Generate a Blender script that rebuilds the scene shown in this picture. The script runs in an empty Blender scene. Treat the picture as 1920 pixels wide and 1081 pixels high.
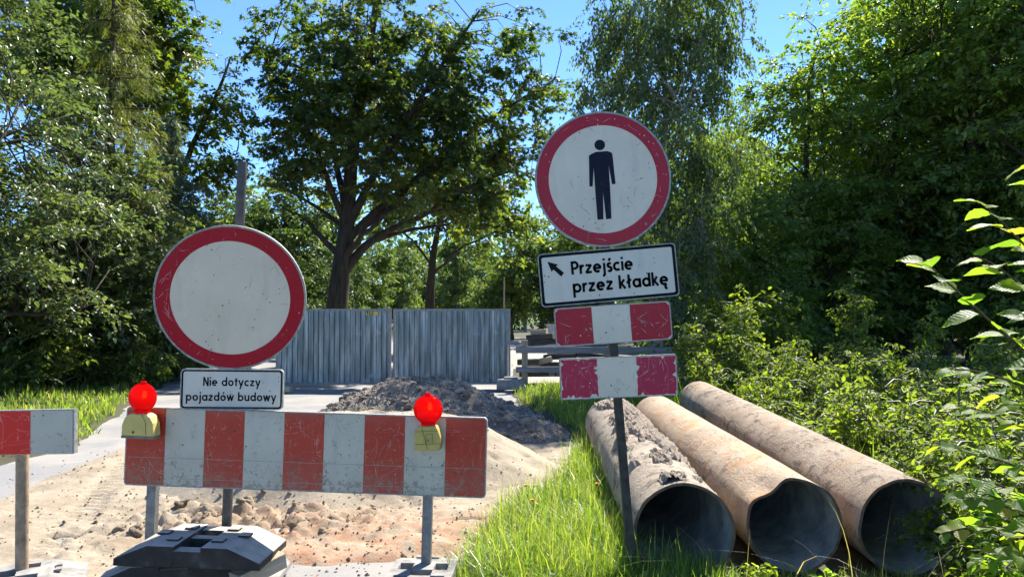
import bpy, math
import numpy as np
from mathutils import Vector, Matrix, Euler

sc = bpy.context.scene
# ------------------------------------------------------------------ camera
F = 1390.0                      # focal length in pixels of the 1920 px wide photograph
CAMZ = 1.55
PITCH = math.radians(2.25)
cam = bpy.data.cameras.new('camera')
cam.lens = F / 1920 * 36
cam.sensor_width = 36
cam.clip_start = 0.05
cam.clip_end = 900
camo = bpy.data.objects.new('camera', cam)
camo.location = (0, 0, CAMZ)
camo.rotation_euler = (math.pi / 2 + PITCH, 0, 0)
sc.collection.objects.link(camo)
sc.camera = camo
# ------------------------------------------------------------------ sky and sun
SUN_AZ = math.radians(29)       # to the right of the view direction
SUN_EL = math.radians(48)
w = bpy.data.worlds.new('World')
sc.world = w
w.use_nodes = True
wn = w.node_tree
bg = wn.nodes['Background']
sky = wn.nodes.new('ShaderNodeTexSky')
sky.sky_type = 'NISHITA'
sky.sun_disc = False
sky.sun_elevation = SUN_EL
sky.sun_rotation = SUN_AZ
sky.altitude = 1800
sky.air_density = 1.0
sky.dust_density = 0.0
sky.ozone_density = 10.0
wn.links.new(sky.outputs[0], bg.inputs[0])
bg.inputs[1].default_value = 0.115
sl = bpy.data.lights.new('sun', 'SUN')
sl.energy = 5.0
sl.angle = math.radians(0.53)
sl.color = (1.0, 0.95, 0.86)
so = bpy.data.objects.new('sun', sl)
S = Vector((math.sin(SUN_AZ) * math.cos(SUN_EL), math.cos(SUN_AZ) * math.cos(SUN_EL), math.sin(SUN_EL)))
so.rotation_euler = S.to_track_quat('Z', 'Y').to_euler()
so.location = S * 60
sc.collection.objects.link(so)
sc.view_settings.view_transform = 'Standard'
sc.view_settings.look = 'None'
sc.view_settings.gamma = 1
sc.view_settings.exposure = 1.38
sc.cycles.adaptive_threshold = 0.03
sc.cycles.max_bounces = 4
sc.cycles.diffuse_bounces = 3
sc.cycles.glossy_bounces = 2
sc.cycles.transmission_bounces = 4
sc.cycles.transparent_max_bounces = 4
sc.cycles.sample_clamp_indirect = 6

COL = sc.collection
rng = np.random.default_rng(7)

# ------------------------------------------------------------------ helpers
def PX(x, y, Y):
    """world point on the plane at distance Y that the photograph shows at pixel x, y"""
    dx = (x - 960) / F
    dz = -(y - 540.5) / F
    yf = math.cos(PITCH) - dz * math.sin(PITCH)
    zf = math.sin(PITCH) + dz * math.cos(PITCH)
    s = Y / yf
    return Vector((dx * s, Y, CAMZ + zf * s))

def XA(px, Y):
    return (px - 960) * Y / F

def _hash(ix, iy, seed):
    h = (ix.astype(np.int64) * 374761393 + iy.astype(np.int64) * 668265263 + seed * 974711) & 0xFFFFFFFF
    h = ((h ^ (h >> 13)) * 1274126177) & 0xFFFFFFFF
    h = h ^ (h >> 16)
    return (h & 0xFFFF) / 65535.0

def vnoise(x, y, seed=0):
    x = np.asarray(x, float); y = np.asarray(y, float)
    ix = np.floor(x); iy = np.floor(y)
    fx = x - ix; fy = y - iy
    fx = fx * fx * (3 - 2 * fx); fy = fy * fy * (3 - 2 * fy)
    a = _hash(ix, iy, seed); b = _hash(ix + 1, iy, seed)
    c = _hash(ix, iy + 1, seed); d = _hash(ix + 1, iy + 1, seed)
    return (a + (b - a) * fx) * (1 - fy) + (c + (d - c) * fx) * fy

def fbm(x, y, oct=4, seed=0):
    s = 0; a = 0.5; t = 0
    for o in range(oct):
        s = s + a * vnoise(x * 2 ** o, y * 2 ** o, seed + o * 17); t += a; a *= 0.5
    return s / t            # 0..1

def sstep(a, b, x):
    t = np.clip((np.asarray(x, float) - a) / (b - a), 0, 1)
    return t * t * (3 - 2 * t)

class MB:
    """collects geometry, builds ONE mesh"""
    def __init__(self):
        self.v = []; self.f = []; self.n = 0; self.r = []
    def add(self, verts, faces, rnd=None):
        """faces: (m,k) int array or list of index lists"""
        verts = np.asarray(verts, float).reshape(-1, 3)
        if isinstance(faces, np.ndarray):
            self.f.append(faces + self.n); m = len(faces)
        else:
            m = 0
            for f in faces:
                self.f.append(np.asarray([f], int) + self.n); m += 1
        if rnd is not None:
            self.r.append(np.broadcast_to(np.asarray(rnd, float), (m,)))
        else:
            self.r.append(np.full(m, 0.5))
        self.v.append(verts); self.n += len(verts)
        return self
    def box(self, c, s, rot=None, taper=None):
        p = np.array([[x, y, z] for z in (-.5, .5) for y in (-.5, .5) for x in (-.5, .5)]) * np.array(s)
        if taper:
            p[4:, 0] *= taper; p[4:, 1] *= taper
        if rot is not None:
            p = p @ np.array(Euler(rot).to_matrix()).T
        p = p + np.array(c)
        return self.add(p, np.array([[0, 2, 3, 1], [4, 5, 7, 6], [0, 1, 5, 4], [1, 3, 7, 5], [3, 2, 6, 7], [2, 0, 4, 6]]))
    def tube(self, path, rad, sides=6, cap=True, rnd=None):
        path = np.asarray(path, float); n = len(path)
        rad = np.broadcast_to(np.asarray(rad, float), (n,))
        t = np.gradient(path, axis=0)
        t /= np.linalg.norm(t, axis=1)[:, None] + 1e-9
        up = np.array([0.31, 0.17, 0.93]) if abs(t[0, 2]) < 0.8 else np.array([1.0, 0.13, 0.0])
        a = np.cross(t, up); a /= np.linalg.norm(a, axis=1)[:, None] + 1e-9
        b = np.cross(t, a)
        th = np.linspace(0, 2 * np.pi, sides, endpoint=False)
        ring = (a[:, None, :] * np.cos(th)[None, :, None] + b[:, None, :] * np.sin(th)[None, :, None])
        V = path[:, None, :] + ring * rad[:, None, None]
        i = np.arange(n - 1)[:, None] * sides; j = np.arange(sides)[None, :]; k = (j + 1) % sides
        q = np.stack([i + j, i + sides + j, i + sides + k, i + k], -1).reshape(-1, 4)
        self.add(V.reshape(-1, 3), q, rnd)
        if cap and sides > 2:
            self.add(V[0], [list(range(sides))], None if rnd is None else rnd)
            self.add(V[-1], [list(range(sides))[::-1]], None if rnd is None else rnd)
        return self
    def plate(self, pts, y0, y1):
        """polygon in XZ, thickness from y0 (front) to y1 (back)"""
        n = len(pts); p = np.asarray(pts, float)
        a = np.column_stack([p[:, 0], np.full(n, y0), p[:, 1]])
        b = np.column_stack([p[:, 0], np.full(n, y1), p[:, 1]])
        self.add(np.vstack([a, b]), [list(range(n)), list(range(2 * n - 1, n - 1, -1))] +
                 [[i, i + n, (i + 1) % n + n, (i + 1) % n] for i in range(n)])
        return self
    def ring(self, outer, inner, y0, y1):
        n = len(outer)
        o = np.asarray(outer, float); q = np.asarray(inner, float)
        V = []
        for y, pp in ((y0, o), (y0, q), (y1, o), (y1, q)):
            V.append(np.column_stack([pp[:, 0], np.full(n, y), pp[:, 1]]))
        fs = []
        for i in range(n):
            j = (i + 1) % n
            fs += [[i, j, n + j, n + i], [2 * n + i, 3 * n + i, 3 * n + j, 2 * n + j],
                   [i, 2 * n + i, 2 * n + j, j], [n + i, n + j, 3 * n + j, 3 * n + i]]
        self.add(np.vstack(V), np.array(fs))
        return self
    def lathe(self, prof, seg=24, axis='z'):
        """prof: list of (r, h)"""
        th = np.linspace(0, 2 * np.pi, seg, endpoint=False)
        pr = np.asarray(prof, float); n = len(pr)
        x = pr[:, 0][:, None] * np.cos(th); y = pr[:, 0][:, None] * np.sin(th)
        z = np.repeat(pr[:, 1][:, None], seg, 1)
        V = np.stack([x, y, z] if axis == 'z' else [x, z, y], -1)
        i = np.arange(n - 1)[:, None] * seg; j = np.arange(seg)[None, :]; k = (j + 1) % seg
        q = np.stack([i + j, i + k, i + seg + k, i + seg + j], -1).reshape(-1, 4)
        self.add(V.reshape(-1, 3), q)
        return self
    def mesh(self, name, mat=None, smooth=False):
        me = bpy.data.meshes.new(name)
        V = np.vstack(self.v)
        tot = np.concatenate([np.full(len(f), f.shape[1], np.int32) for f in self.f])
        loops = np.concatenate([f.ravel() for f in self.f]).astype(np.int32)
        start = np.concatenate([[0], np.cumsum(tot)[:-1]]).astype(np.int32)
        me.vertices.add(len(V)); me.vertices.foreach_set('co', V.astype(np.float32).ravel())
        me.loops.add(len(loops)); me.loops.foreach_set('vertex_index', loops)
        me.polygons.add(len(tot)); me.polygons.foreach_set('loop_start', start)
        try:
            me.polygons.foreach_set('loop_total', tot)
        except Exception:
            pass
        me.polygons.foreach_set('use_smooth', np.full(len(tot), bool(smooth)))
        at = me.attributes.new('rnd', 'FLOAT', 'FACE')
        at.data.foreach_set('value', np.concatenate(self.r).astype(np.float32))
        me.update(calc_edges=True)
        if mat: me.materials.append(mat)
        return me
    def build(self, name, mat=None, parent=None, smooth=False, loc=None, kind=None):
        return obj(name, self.mesh(name, mat, smooth), parent, loc, kind)

def obj(name, me, parent=None, loc=None, kind=None):
    o = bpy.data.objects.new(name, me)
    COL.objects.link(o)
    if parent: o.parent = parent
    if loc is not None: o.location = loc
    if kind: o['kind'] = kind
    return o

def tag(o, label, cat, group=None):
    o['label'] = label; o['category'] = cat
    if group: o['group'] = group
    return o

def thing(name, label, cat, loc=(0, 0, 0), rot=(0, 0, 0), group=None):
    o = bpy.data.objects.new(name, None)
    COL.objects.link(o)
    o.empty_display_size = 0.1
    o.location = loc; o.rotation_euler = rot
    return tag(o, label, cat, group)

def bevel(o, wd=0.004, seg=2):
    m = o.modifiers.new('bevel', 'BEVEL'); m.width = wd; m.segments = seg; m.limit_method = 'ANGLE'
    return o

def circle(r, n=64, cx=0, cz=0, a0=0.0, rx=1.0):
    t = np.linspace(0, 2 * np.pi, n, endpoint=False) + a0
    return np.column_stack([cx + r * rx * np.cos(t), cz + r * np.sin(t)])

def rrect(wd, ht, r, cx=0, cz=0, n=5):
    out = []
    for (sx, sz, a) in ((1, 1, 0), (-1, 1, 90), (-1, -1, 180), (1, -1, 270)):
        for k in range(n + 1):
            t = math.radians(a + 90 * k / n)
            out.append((cx + sx * (wd / 2 - r) + r * math.cos(t), cz + sz * (ht / 2 - r) + r * math.sin(t)))
    return np.array(out)

# ------------------------------------------------------------------ materials
class NT:
    def __init__(self, name):
        self.m = bpy.data.materials.new(name); self.m.use_nodes = True
        self.t = self.m.node_tree; self.b = self.t.nodes['Principled BSDF']
        self.out = self.t.nodes['Material Output']
        self._c = None
    def n(self, typ, **kw):
        nd = self.t.nodes.new('ShaderNode' + typ)
        for k, v in kw.items(): setattr(nd, k, v)
        return nd
    def l(self, a, b): self.t.links.new(a, b)
    def coord(self, scale=None, rot=None):
        if self._c is None: self._c = self.n('TexCoord')
        o = self._c.outputs['Object']
        if scale is None: return o
        mp = self.n('Mapping'); self.l(o, mp.inputs[0])
        mp.inputs['Scale'].default_value = scale if hasattr(scale, '__len__') else (scale,) * 3
        if rot: mp.inputs['Rotation'].default_value = rot
        return mp.outputs[0]
    def noise(self, scale, detail=4, rough=0.55, dist=0.0, co=None, aniso=None, rot=None):
        nd = self.n('TexNoise'); nd.inputs['Scale'].default_value = scale
        nd.inputs['Detail'].default_value = detail; nd.inputs['Roughness'].default_value = rough
        nd.inputs['Distortion'].default_value = dist
        self.l(co if co is not None else self.coord(aniso, rot), nd.inputs['Vector'])
        return nd.outputs[0]
    def voro(self, scale, feature='F1', aniso=None):
        nd = self.n('TexVoronoi'); nd.feature = feature; nd.inputs['Scale'].default_value = scale
        self.l(self.coord(aniso), nd.inputs['Vector']); return nd
    def ramp(self, fac, stops):
        r = self.n('ValToRGB'); el = r.color_ramp.elements
        while len(el) < len(stops): el.new(0.5)
        for e, (p, c) in zip(el, stops):
            e.position = p; e.color = (c, c, c, 1) if not hasattr(c, '__len__') else (*c[:3], 1)
        self.l(fac, r.inputs[0]); return r.outputs[0]
    def math(self, op, a, b=None, c=None, clamp=False):
        m = self.n('Math', operation=op); m.use_clamp = clamp
        for i, x in enumerate((a, b, c)):
            if x is None: continue
            if isinstance(x, (int, float)): m.inputs[i].default_value = x
            else: self.l(x, m.inputs[i])
        return m.outputs[0]
    def mix(self, fac, a, b, mode='MIX'):
        m = self.n('Mix', data_type='RGBA', blend_type=mode)
        for s, x in ((m.inputs[0], fac), (m.inputs[6], a), (m.inputs[7], b)):
            if isinstance(x, (int, float)): s.default_value = x
            elif isinstance(x, tuple): s.default_value = (*x[:3], 1)
            else: self.l(x, s)
        return m.outputs[2]
    def attr(self, name):
        a = self.n('Attribute'); a.attribute_name = name; return a.outputs['Fac']
    def base(self, x):
        if isinstance(x, tuple): self.b.inputs['Base Color'].default_value = (*x[:3], 1)
        else: self.l(x, self.b.inputs['Base Color'])
    def set(self, **kw):
        for k, v in kw.items():
            s = self.b.inputs[k.replace('_', ' ')]
            if isinstance(v, (int, float)): s.default_value = v
            else: self.l(v, s)
    def bump(self, h, strength=0.5, dist=0.01):
        b = self.n('Bump'); b.inputs['Strength'].default_value = strength
        b.inputs['Distance'].default_value = dist
        self.l(h, b.inputs['Height']); self.l(b.outputs[0], self.b.inputs['Normal'])
    def line(self, scale, width, mask_scale, mask_lo, seed_rot, aniso=None):
        """thin scratch lines: narrow contour bands of a noise, kept only in patches"""
        a = self.noise(scale, 1, 0.4, 0.6, aniso=aniso or (1, 1, 1), rot=seed_rot)
        d = self.math('ABSOLUTE', self.math('SUBTRACT', a, 0.5))
        ln = self.math('LESS_THAN', d, width)
        mk = self.noise(mask_scale, 2, 0.5, 0, aniso=(1, 1, 1), rot=(seed_rot[2], seed_rot[0] + 1, seed_rot[1] + 2))
        return self.math('MULTIPLY', ln, self.math('GREATER_THAN', mk, mask_lo))

def leaf_mat(name, c1, c2, c3, trans=0.45, tcol=None, rough=0.42, spec=0.5, tmul=2.2):
    t = NT(name)
    r = t.attr('rnd')
    col = t.ramp(r, [(0.0, c1), (0.55, c2), (1.0, c3)])
    t.t.nodes.remove(t.b)
    df = t.n('BsdfDiffuse'); t.l(col, df.inputs['Color'])
    tr = t.n('BsdfTranslucent')
    tc = t.mix(1.0, col, tcol or (tmul * 1.15, tmul * 1.2, tmul * 0.45), 'MULTIPLY')
    t.l(tc, tr.inputs['Color'])
    mx = t.n('MixShader'); mx.inputs[0].default_value = trans
    t.l(df.outputs[0], mx.inputs[1]); t.l(tr.outputs[0], mx.inputs[2])
    gl = t.n('BsdfGlossy'); gl.inputs['Roughness'].default_value = rough
    fr = t.n('LayerWeight'); fr.inputs['Blend'].default_value = 0.5
    fac = t.math('ADD', t.math('MULTIPLY', t.math('POWER', fr.outputs['Facing'], 4.0), 0.40 * spec), 0.08 * spec)
    m2 = t.n('MixShader'); t.l(fac, m2.inputs[0]); t.l(mx.outputs[0], m2.inputs[1]); t.l(gl.outputs[0], m2.inputs[2])
    t.l(m2.outputs[0], t.out.inputs['Surface'])
    return t.m

def bark_mat(name, c1, c2, scale=9, aniso=(1, 1, 0.18)):
    t = NT(name)
    nz = t.noise(scale, 6, 0.65, 0.6, aniso=aniso)
    t.base(t.ramp(nz, [(0.3, c1), (0.7, c2)]))
    t.set(Roughness=0.95)
    t.b.inputs['Specular IOR Level'].default_value = 0.2
    t.bump(nz, 0.9, 0.03)
    return t.m

def plain(name, c, rough=0.6, metal=0.0, var=0.25, scale=14, bump=0.0, spec=0.5):
    t = NT(name)
    nz = t.noise(scale, 5, 0.6)
    lo = tuple(x * (1 - var) for x in c); hi = tuple(min(1, x * (1 + var)) for x in c)
    t.base(t.ramp(nz, [(0.3, lo), (0.7, hi)]))
    t.set(Roughness=rough, Metallic=metal)
    t.b.inputs['Specular IOR Level'].default_value = spec
    if bump: t.bump(t.noise(scale * 4, 4), bump, 0.004)
    return t.m

def foil_mat(name, col, dirt=(0.06, 0.05, 0.04), light=(0.75, 0.72, 0.68), scratch=True, amount=0.5, rough=0.38, splash=False):
    """retroreflective sheeting: slight mottling, grime specks, pale and dark scratches"""
    t = NT(name)
    n1 = t.noise(3.0, 5, 0.6)
    c = t.mix(t.ramp(n1, [(0.35, 0.0), (0.75, 1.0)]), col, tuple(x * 0.86 for x in col))
    # honeycomb-like grain
    g = t.noise(420, 2, 0.5)
    c = t.mix(t.math('MULTIPLY', g, 0.16), c, tuple(x * 0.55 for x in col))
    # grime: darker film in streaks
    s = t.noise(7, 5, 0.6, 0.3, aniso=(1.2, 1, 0.35))
    c = t.mix(t.math('MULTIPLY', t.ramp(s, [(0.52, 0.0), (0.75, 1.0)]), 0.28), c, tuple(0.5 * x + 0.5 * y for x, y in zip(col, dirt)))
    if scratch:
        a = t.line(7.5, 0.0022, 5, 0.46, (0.3, 0.5, 0.2))
        b = t.line(13.0, 0.003, 7, 0.50, (0.9, 0.7, 1.2), aniso=(0.25, 1, 1.5))
        d = t.line(14.0, 0.003, 6, 0.50, (0.2, 1.1, 0.7), aniso=(1.6, 1, 0.22))
        e = t.math('ADD', t.math('ADD', a, b), d, clamp=True)
        c = t.mix(t.math('MULTIPLY', e, amount), c, light)
        h = t.line(7.0, 0.0032, 4, 0.6, (1.7, 0.4, 0.9), aniso=(0.6, 1, 1.0))
        c = t.mix(t.math('MULTIPLY', h, 0.7), c, dirt)
    if splash:      # mud thrown up from the ground, thicker towards the lower edge, and grime along the top edge
        sz = t.n('SeparateXYZ'); t.l(t.coord(), sz.inputs[0])
        lo = t.n('MapRange'); t.l(sz.outputs[2], lo.inputs[0]); lo.inputs[1].default_value = 0.02; lo.inputs[2].default_value = -0.24
        hi = t.n('MapRange'); t.l(sz.outputs[2], hi.inputs[0]); hi.inputs[1].default_value = 0.17; hi.inputs[2].default_value = 0.25
        th = t.math('SUBTRACT', 0.66, t.math('MULTIPLY', lo.outputs[0], 0.15))
        mud = t.math('GREATER_THAN', t.noise(26, 4, 0.7, 0.5), th)
        c = t.mix(t.math('MULTIPLY', mud, 0.6), c, (0.24, 0.18, 0.12))
        film = t.math('MULTIPLY', t.math('ADD', lo.outputs[0], hi.outputs[0]), t.ramp(t.noise(5, 5, 0.65, 0.4), [(0.35, 0.0), (0.7, 0.55)]))
        c = t.mix(film, c, (0.27, 0.22, 0.16))
    v = t.voro(34); sp = t.math('LESS_THAN', v.outputs['Distance'], t.math('MULTIPLY', t.noise(13, 2), 0.30))
    mk = t.math('GREATER_THAN', t.noise(6.5, 3, 0.6), 0.59)
    c = t.mix(t.math('MULTIPLY', t.math('MULTIPLY', sp, mk), 0.85), c, dirt)
    t.base(c)
    t.set(Roughness=rough)
    t.b.inputs['Specular IOR Level'].default_value = 0.12 if sum(col) < 0.1 else 0.3
    t.bump(t.noise(60, 3), 0.05, 0.003)
    return t.m

M = {}
M['white_foil'] = foil_mat('white_foil', (0.76, 0.655, 0.50), amount=0.35)
M['white_board'] = foil_mat('white_board', (0.60, 0.555, 0.425), light=(0.3, 0.26, 0.2), amount=0.25, splash=True)
M['red_board'] = foil_mat('red_board', (0.50, 0.052, 0.024), light=(0.72, 0.5, 0.42), amount=0.22, splash=True)
M['red_left'] = foil_mat('red_left', (0.74, 0.028, 0.018), light=(0.72, 0.5, 0.42), amount=0.6)
M['red_ring'] = foil_mat('red_ring', (0.42, 0.006, 0.022), light=(0.6, 0.45, 0.42), amount=0.07)
M['red_pink'] = foil_mat('red_pink', (0.48, 0.018, 0.058), light=(0.75, 0.62, 0.62), amount=0.25)
M['white_plate'] = foil_mat('white_plate', (0.70, 0.64, 0.52), amount=0.2)
M['black_print'] = plain('black_print', (0.006, 0.006, 0.007), 0.6, 0, 0.3, 20, 0, 0.12)
M['navy_print'] = foil_mat('navy_print', (0.006, 0.010, 0.022), scratch=False)
M['alu_edge'] = plain('alu_edge', (0.30, 0.30, 0.27), 0.6, 0.3, 0.4, 30)
M['galv'] = plain('galv', (0.20, 0.205, 0.20), 0.5, 0.55, 0.3, 22, 0.15)
M['rust_post'] = plain('rust_post', (0.13, 0.075, 0.05), 0.85, 0.1, 0.5, 25, 0.3)
M['post_grey'] = plain('post_grey', (0.075, 0.068, 0.060), 0.6, 0.3, 0.4, 22, 0.15)
M['dark_post'] = plain('dark_post', (0.055, 0.048, 0.038), 0.7, 0.3, 0.5, 25, 0.2)
M['tan_post'] = plain('tan_post', (0.33, 0.24, 0.15), 0.7, 0.2, 0.4, 18, 0.2)
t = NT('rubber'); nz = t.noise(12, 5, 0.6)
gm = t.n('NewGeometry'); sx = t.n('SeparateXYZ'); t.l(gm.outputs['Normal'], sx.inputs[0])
dust_sunlit = t.math('MULTIPLY', t.ramp(sx.outputs[2], [(0.55, 0.0), (0.85, 1.0)]), t.ramp(t.noise(8, 5, 0.65), [(0.25, 0.5), (0.6, 1.0)]))  # settled dust on upward faces, its colour lightened to paint in sunlight on the tops
t.base(t.mix(dust_sunlit, t.ramp(nz, [(0.3, (0.034, 0.028, 0.022)), (0.6, (0.060, 0.050, 0.040)), (0.8, (0.14, 0.12, 0.095))]), (0.52, 0.45, 0.36))); t.set(Roughness=0.75); t.b.inputs['Specular IOR Level'].default_value = 0.2
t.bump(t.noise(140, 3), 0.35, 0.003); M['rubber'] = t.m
t = NT('rubber_dusty'); nz = t.noise(9, 5, 0.6)
t.base(t.ramp(nz, [(0.3, (0.14, 0.13, 0.12)), (0.6, (0.3, 0.28, 0.25)), (0.8, (0.42, 0.38, 0.32))])); t.set(Roughness=0.85)
t.bump(t.noise(140, 3), 0.35, 0.003); M['rubber_dusty'] = t.m
M['wood_pale'] = bark_mat('wood_pale', (0.34, 0.26, 0.17), (0.55, 0.45, 0.32), 12, (0.2, 1, 1))
M['wood_grey'] = bark_mat('wood_grey', (0.16, 0.15, 0.14), (0.30, 0.28, 0.26), 12, (0.12, 1, 1))
M['wood_post'] = bark_mat('wood_post', (0.24, 0.19, 0.13), (0.40, 0.32, 0.22), 12, (1, 1, 0.15))
M['wood_dark'] = bark_mat('wood_dark', (0.05, 0.043, 0.038), (0.13, 0.11, 0.095), 10, (0.15, 1, 1))
M['yellow_plastic'] = plain('yellow_plastic', (0.50, 0.37, 0.085), 0.42, 0, 0.18, 12, 0.05)
M['cream_plastic'] = plain('cream_plastic', (0.62, 0.46, 0.13), 0.42, 0, 0.12, 12, 0.05)
M['seam'] = plain('seam', (0.05, 0.045, 0.03), 0.6)
M['grey_plastic'] = plain('grey_plastic', (0.17, 0.17, 0.14), 0.6)
# red translucent lens: sunlight from behind shines through the moulded plastic
t = NT('red_lens')
t.base((0.85, 0.012, 0.012)); t.set(Roughness=0.12)
tr = t.n('BsdfTranslucent'); tr.inputs[0].default_value = (1.0, 0.02, 0.015, 1)
gl = t.n('BsdfRefraction'); gl.inputs[0].default_value = (1.0, 0.06, 0.03, 1); gl.inputs['Roughness'].default_value = 0.06; gl.inputs['IOR'].default_value = 1.03
wv = t.n('TexWave'); wv.wave_type = 'RINGS'; wv.rings_direction = 'Y'; wv.inputs['Scale'].default_value = 42
t.l(t.coord(), wv.inputs['Vector']); t.bump(wv.outputs['Fac'], 0.8, 0.004)
m1 = t.n('MixShader'); m1.inputs[0].default_value = 0.62; t.l(tr.outputs[0], m1.inputs[1]); t.l(gl.outputs[0], m1.inputs[2])
m2 = t.n('MixShader'); m2.inputs[0].default_value = 0.22; t.l(m1.outputs[0], m2.inputs[1]); t.l(t.b.outputs[0], m2.inputs[2])
t.l(m2.outputs[0], t.out.inputs['Surface']); M['red_lens'] = t.m
t = NT('amber_core'); t.base((0.95, 0.38, 0.03)); t.set(Roughness=0.3)
t.b.inputs['Emission Color'].default_value = (1.0, 0.30, 0.03, 1); t.b.inputs['Emission Strength'].default_value = 1.6; M['amber_core'] = t.m

# foliage
M['leaf_maple'] = leaf_mat('leaf_maple', (0.024, 0.044, 0.011), (0.056, 0.086, 0.018), (0.145, 0.145, 0.028), 0.50, tmul=2.5, spec=0.4)
M['leaf_left'] = leaf_mat('leaf_left', (0.055, 0.085, 0.034), (0.105, 0.145, 0.052), (0.18, 0.205, 0.07), 0.42, rough=0.36, spec=0.6, tcol=(1.7, 1.8, 0.8))
M['leaf_tall'] = leaf_mat('leaf_tall', (0.045, 0.08, 0.014), (0.09, 0.13, 0.022), (0.19, 0.185, 0.035), 0.48, spec=0.4)
M['leaf_birch'] = leaf_mat('leaf_birch', (0.042, 0.072, 0.022), (0.078, 0.118, 0.034), (0.14, 0.17, 0.045), 0.48, tmul=2.2, spec=0.45)
M['leaf_right'] = leaf_mat('leaf_right', (0.062, 0.108, 0.022), (0.12, 0.18, 0.034), (0.21, 0.24, 0.045), 0.52, tmul=2.3, spec=0.45)
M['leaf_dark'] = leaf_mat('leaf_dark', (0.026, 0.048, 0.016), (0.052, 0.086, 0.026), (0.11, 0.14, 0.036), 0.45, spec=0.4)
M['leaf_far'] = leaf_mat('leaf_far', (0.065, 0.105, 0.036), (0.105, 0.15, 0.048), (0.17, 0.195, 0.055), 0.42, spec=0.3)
M['leaf_shrub'] = leaf_mat('leaf_shrub', (0.10, 0.145, 0.020), (0.185, 0.235, 0.030), (0.34, 0.31, 0.05), 0.50, rough=0.5, spec=0.3, tmul=2.0)
M['leaf_hazel_'] = leaf_mat('leaf_hazel', (0.050, 0.110, 0.018), (0.080, 0.155, 0.022), (0.12, 0.19, 0.026), 0.55, rough=0.5, spec=0.3, tmul=2.9)
M['grass'] = leaf_mat('grass', (0.070, 0.130, 0.016), (0.165, 0.245, 0.030), (0.36, 0.34, 0.11), 0.45, rough=0.4, tmul=2.0)
M['grass_dry'] = leaf_mat('grass_dry', (0.30, 0.24, 0.13), (0.36, 0.29, 0.16), (0.42, 0.35, 0.2), 0.3)
M['needle_olive'] = leaf_mat('needle_olive', (0.070, 0.088, 0.022), (0.115, 0.135, 0.034), (0.18, 0.185, 0.05), 0.35)
M['needle_blue'] = leaf_mat('needle_blue', (0.035, 0.062, 0.040), (0.060, 0.095, 0.060), (0.10, 0.13, 0.075), 0.3)
M['bark_dark'] = bark_mat('bark_dark', (0.030, 0.024, 0.018), (0.090, 0.070, 0.050))
M['bark_brown'] = bark_mat('bark_brown', (0.045, 0.034, 0.025), (0.13, 0.095, 0.065))
M['bark_birch'] = bark_mat('bark_birch', (0.05, 0.045, 0.04), (0.42, 0.40, 0.37), 5, (1, 1, 2.2))
M['stem_green'] = plain('stem_green', (0.10, 0.095, 0.03), 0.6)
M['dandelion'] = plain('dandelion', (0.75, 0.45, 0.02), 0.7)

def hazel_material():
    t = NT('leaf_hazel')
    sx = t.n('SeparateXYZ'); t.l(t.coord(), sx.inputs[0])
    ay = t.math('ABSOLUTE', sx.outputs[1])
    ph = t.math('MULTIPLY', t.math('SUBTRACT', sx.outputs[0], t.math('MULTIPLY', ay, 0.75)), 50)
    vein = t.math('MAXIMUM', t.math('GREATER_THAN', t.math('SINE', ph), 0.93), t.math('LESS_THAN', ay, 0.012))
    oi = t.n('ObjectInfo')
    c = t.ramp(oi.outputs['Random'], [(0.0, (0.055, 0.115, 0.020)), (0.5, (0.10, 0.175, 0.022)), (0.85, (0.155, 0.21, 0.025)), (1.0, (0.22, 0.20, 0.05))])
    spot = t.ramp(t.noise(9, 4, 0.6), [(0.60, 0.0), (0.66, 1.0)])
    c = t.mix(t.math('MULTIPLY', spot, 0.35), c, (0.16, 0.11, 0.03))
    c = t.mix(t.math('MULTIPLY', vein, 0.25), c, (0.19, 0.23, 0.06))
    t.base(c); t.set(Roughness=0.5); t.b.inputs['Specular IOR Level'].default_value = 0.3
    t.bump(t.math('SINE', ph), 0.18, 0.02)
    tr = t.n('BsdfTranslucent'); t.l(t.mix(1.0, c, (3.3, 3.1, 1.0), 'MULTIPLY'), tr.inputs[0])
    mx = t.n('MixShader'); mx.inputs[0].default_value = 0.6
    t.l(t.b.outputs[0], mx.inputs[1]); t.l(tr.outputs[0], mx.inputs[2]); t.l(mx.outputs[0], t.out.inputs['Surface'])
    return t.m
M['leaf_hazel'] = hazel_material()
M['scratch_pale'] = plain('scratch_pale', (0.50, 0.40, 0.33), 0.6)
M['scratch_dark'] = plain('scratch_dark', (0.085, 0.07, 0.055), 0.7)
M['scratch_white'] = plain('scratch_white', (0.62, 0.60, 0.56), 0.6)
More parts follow.
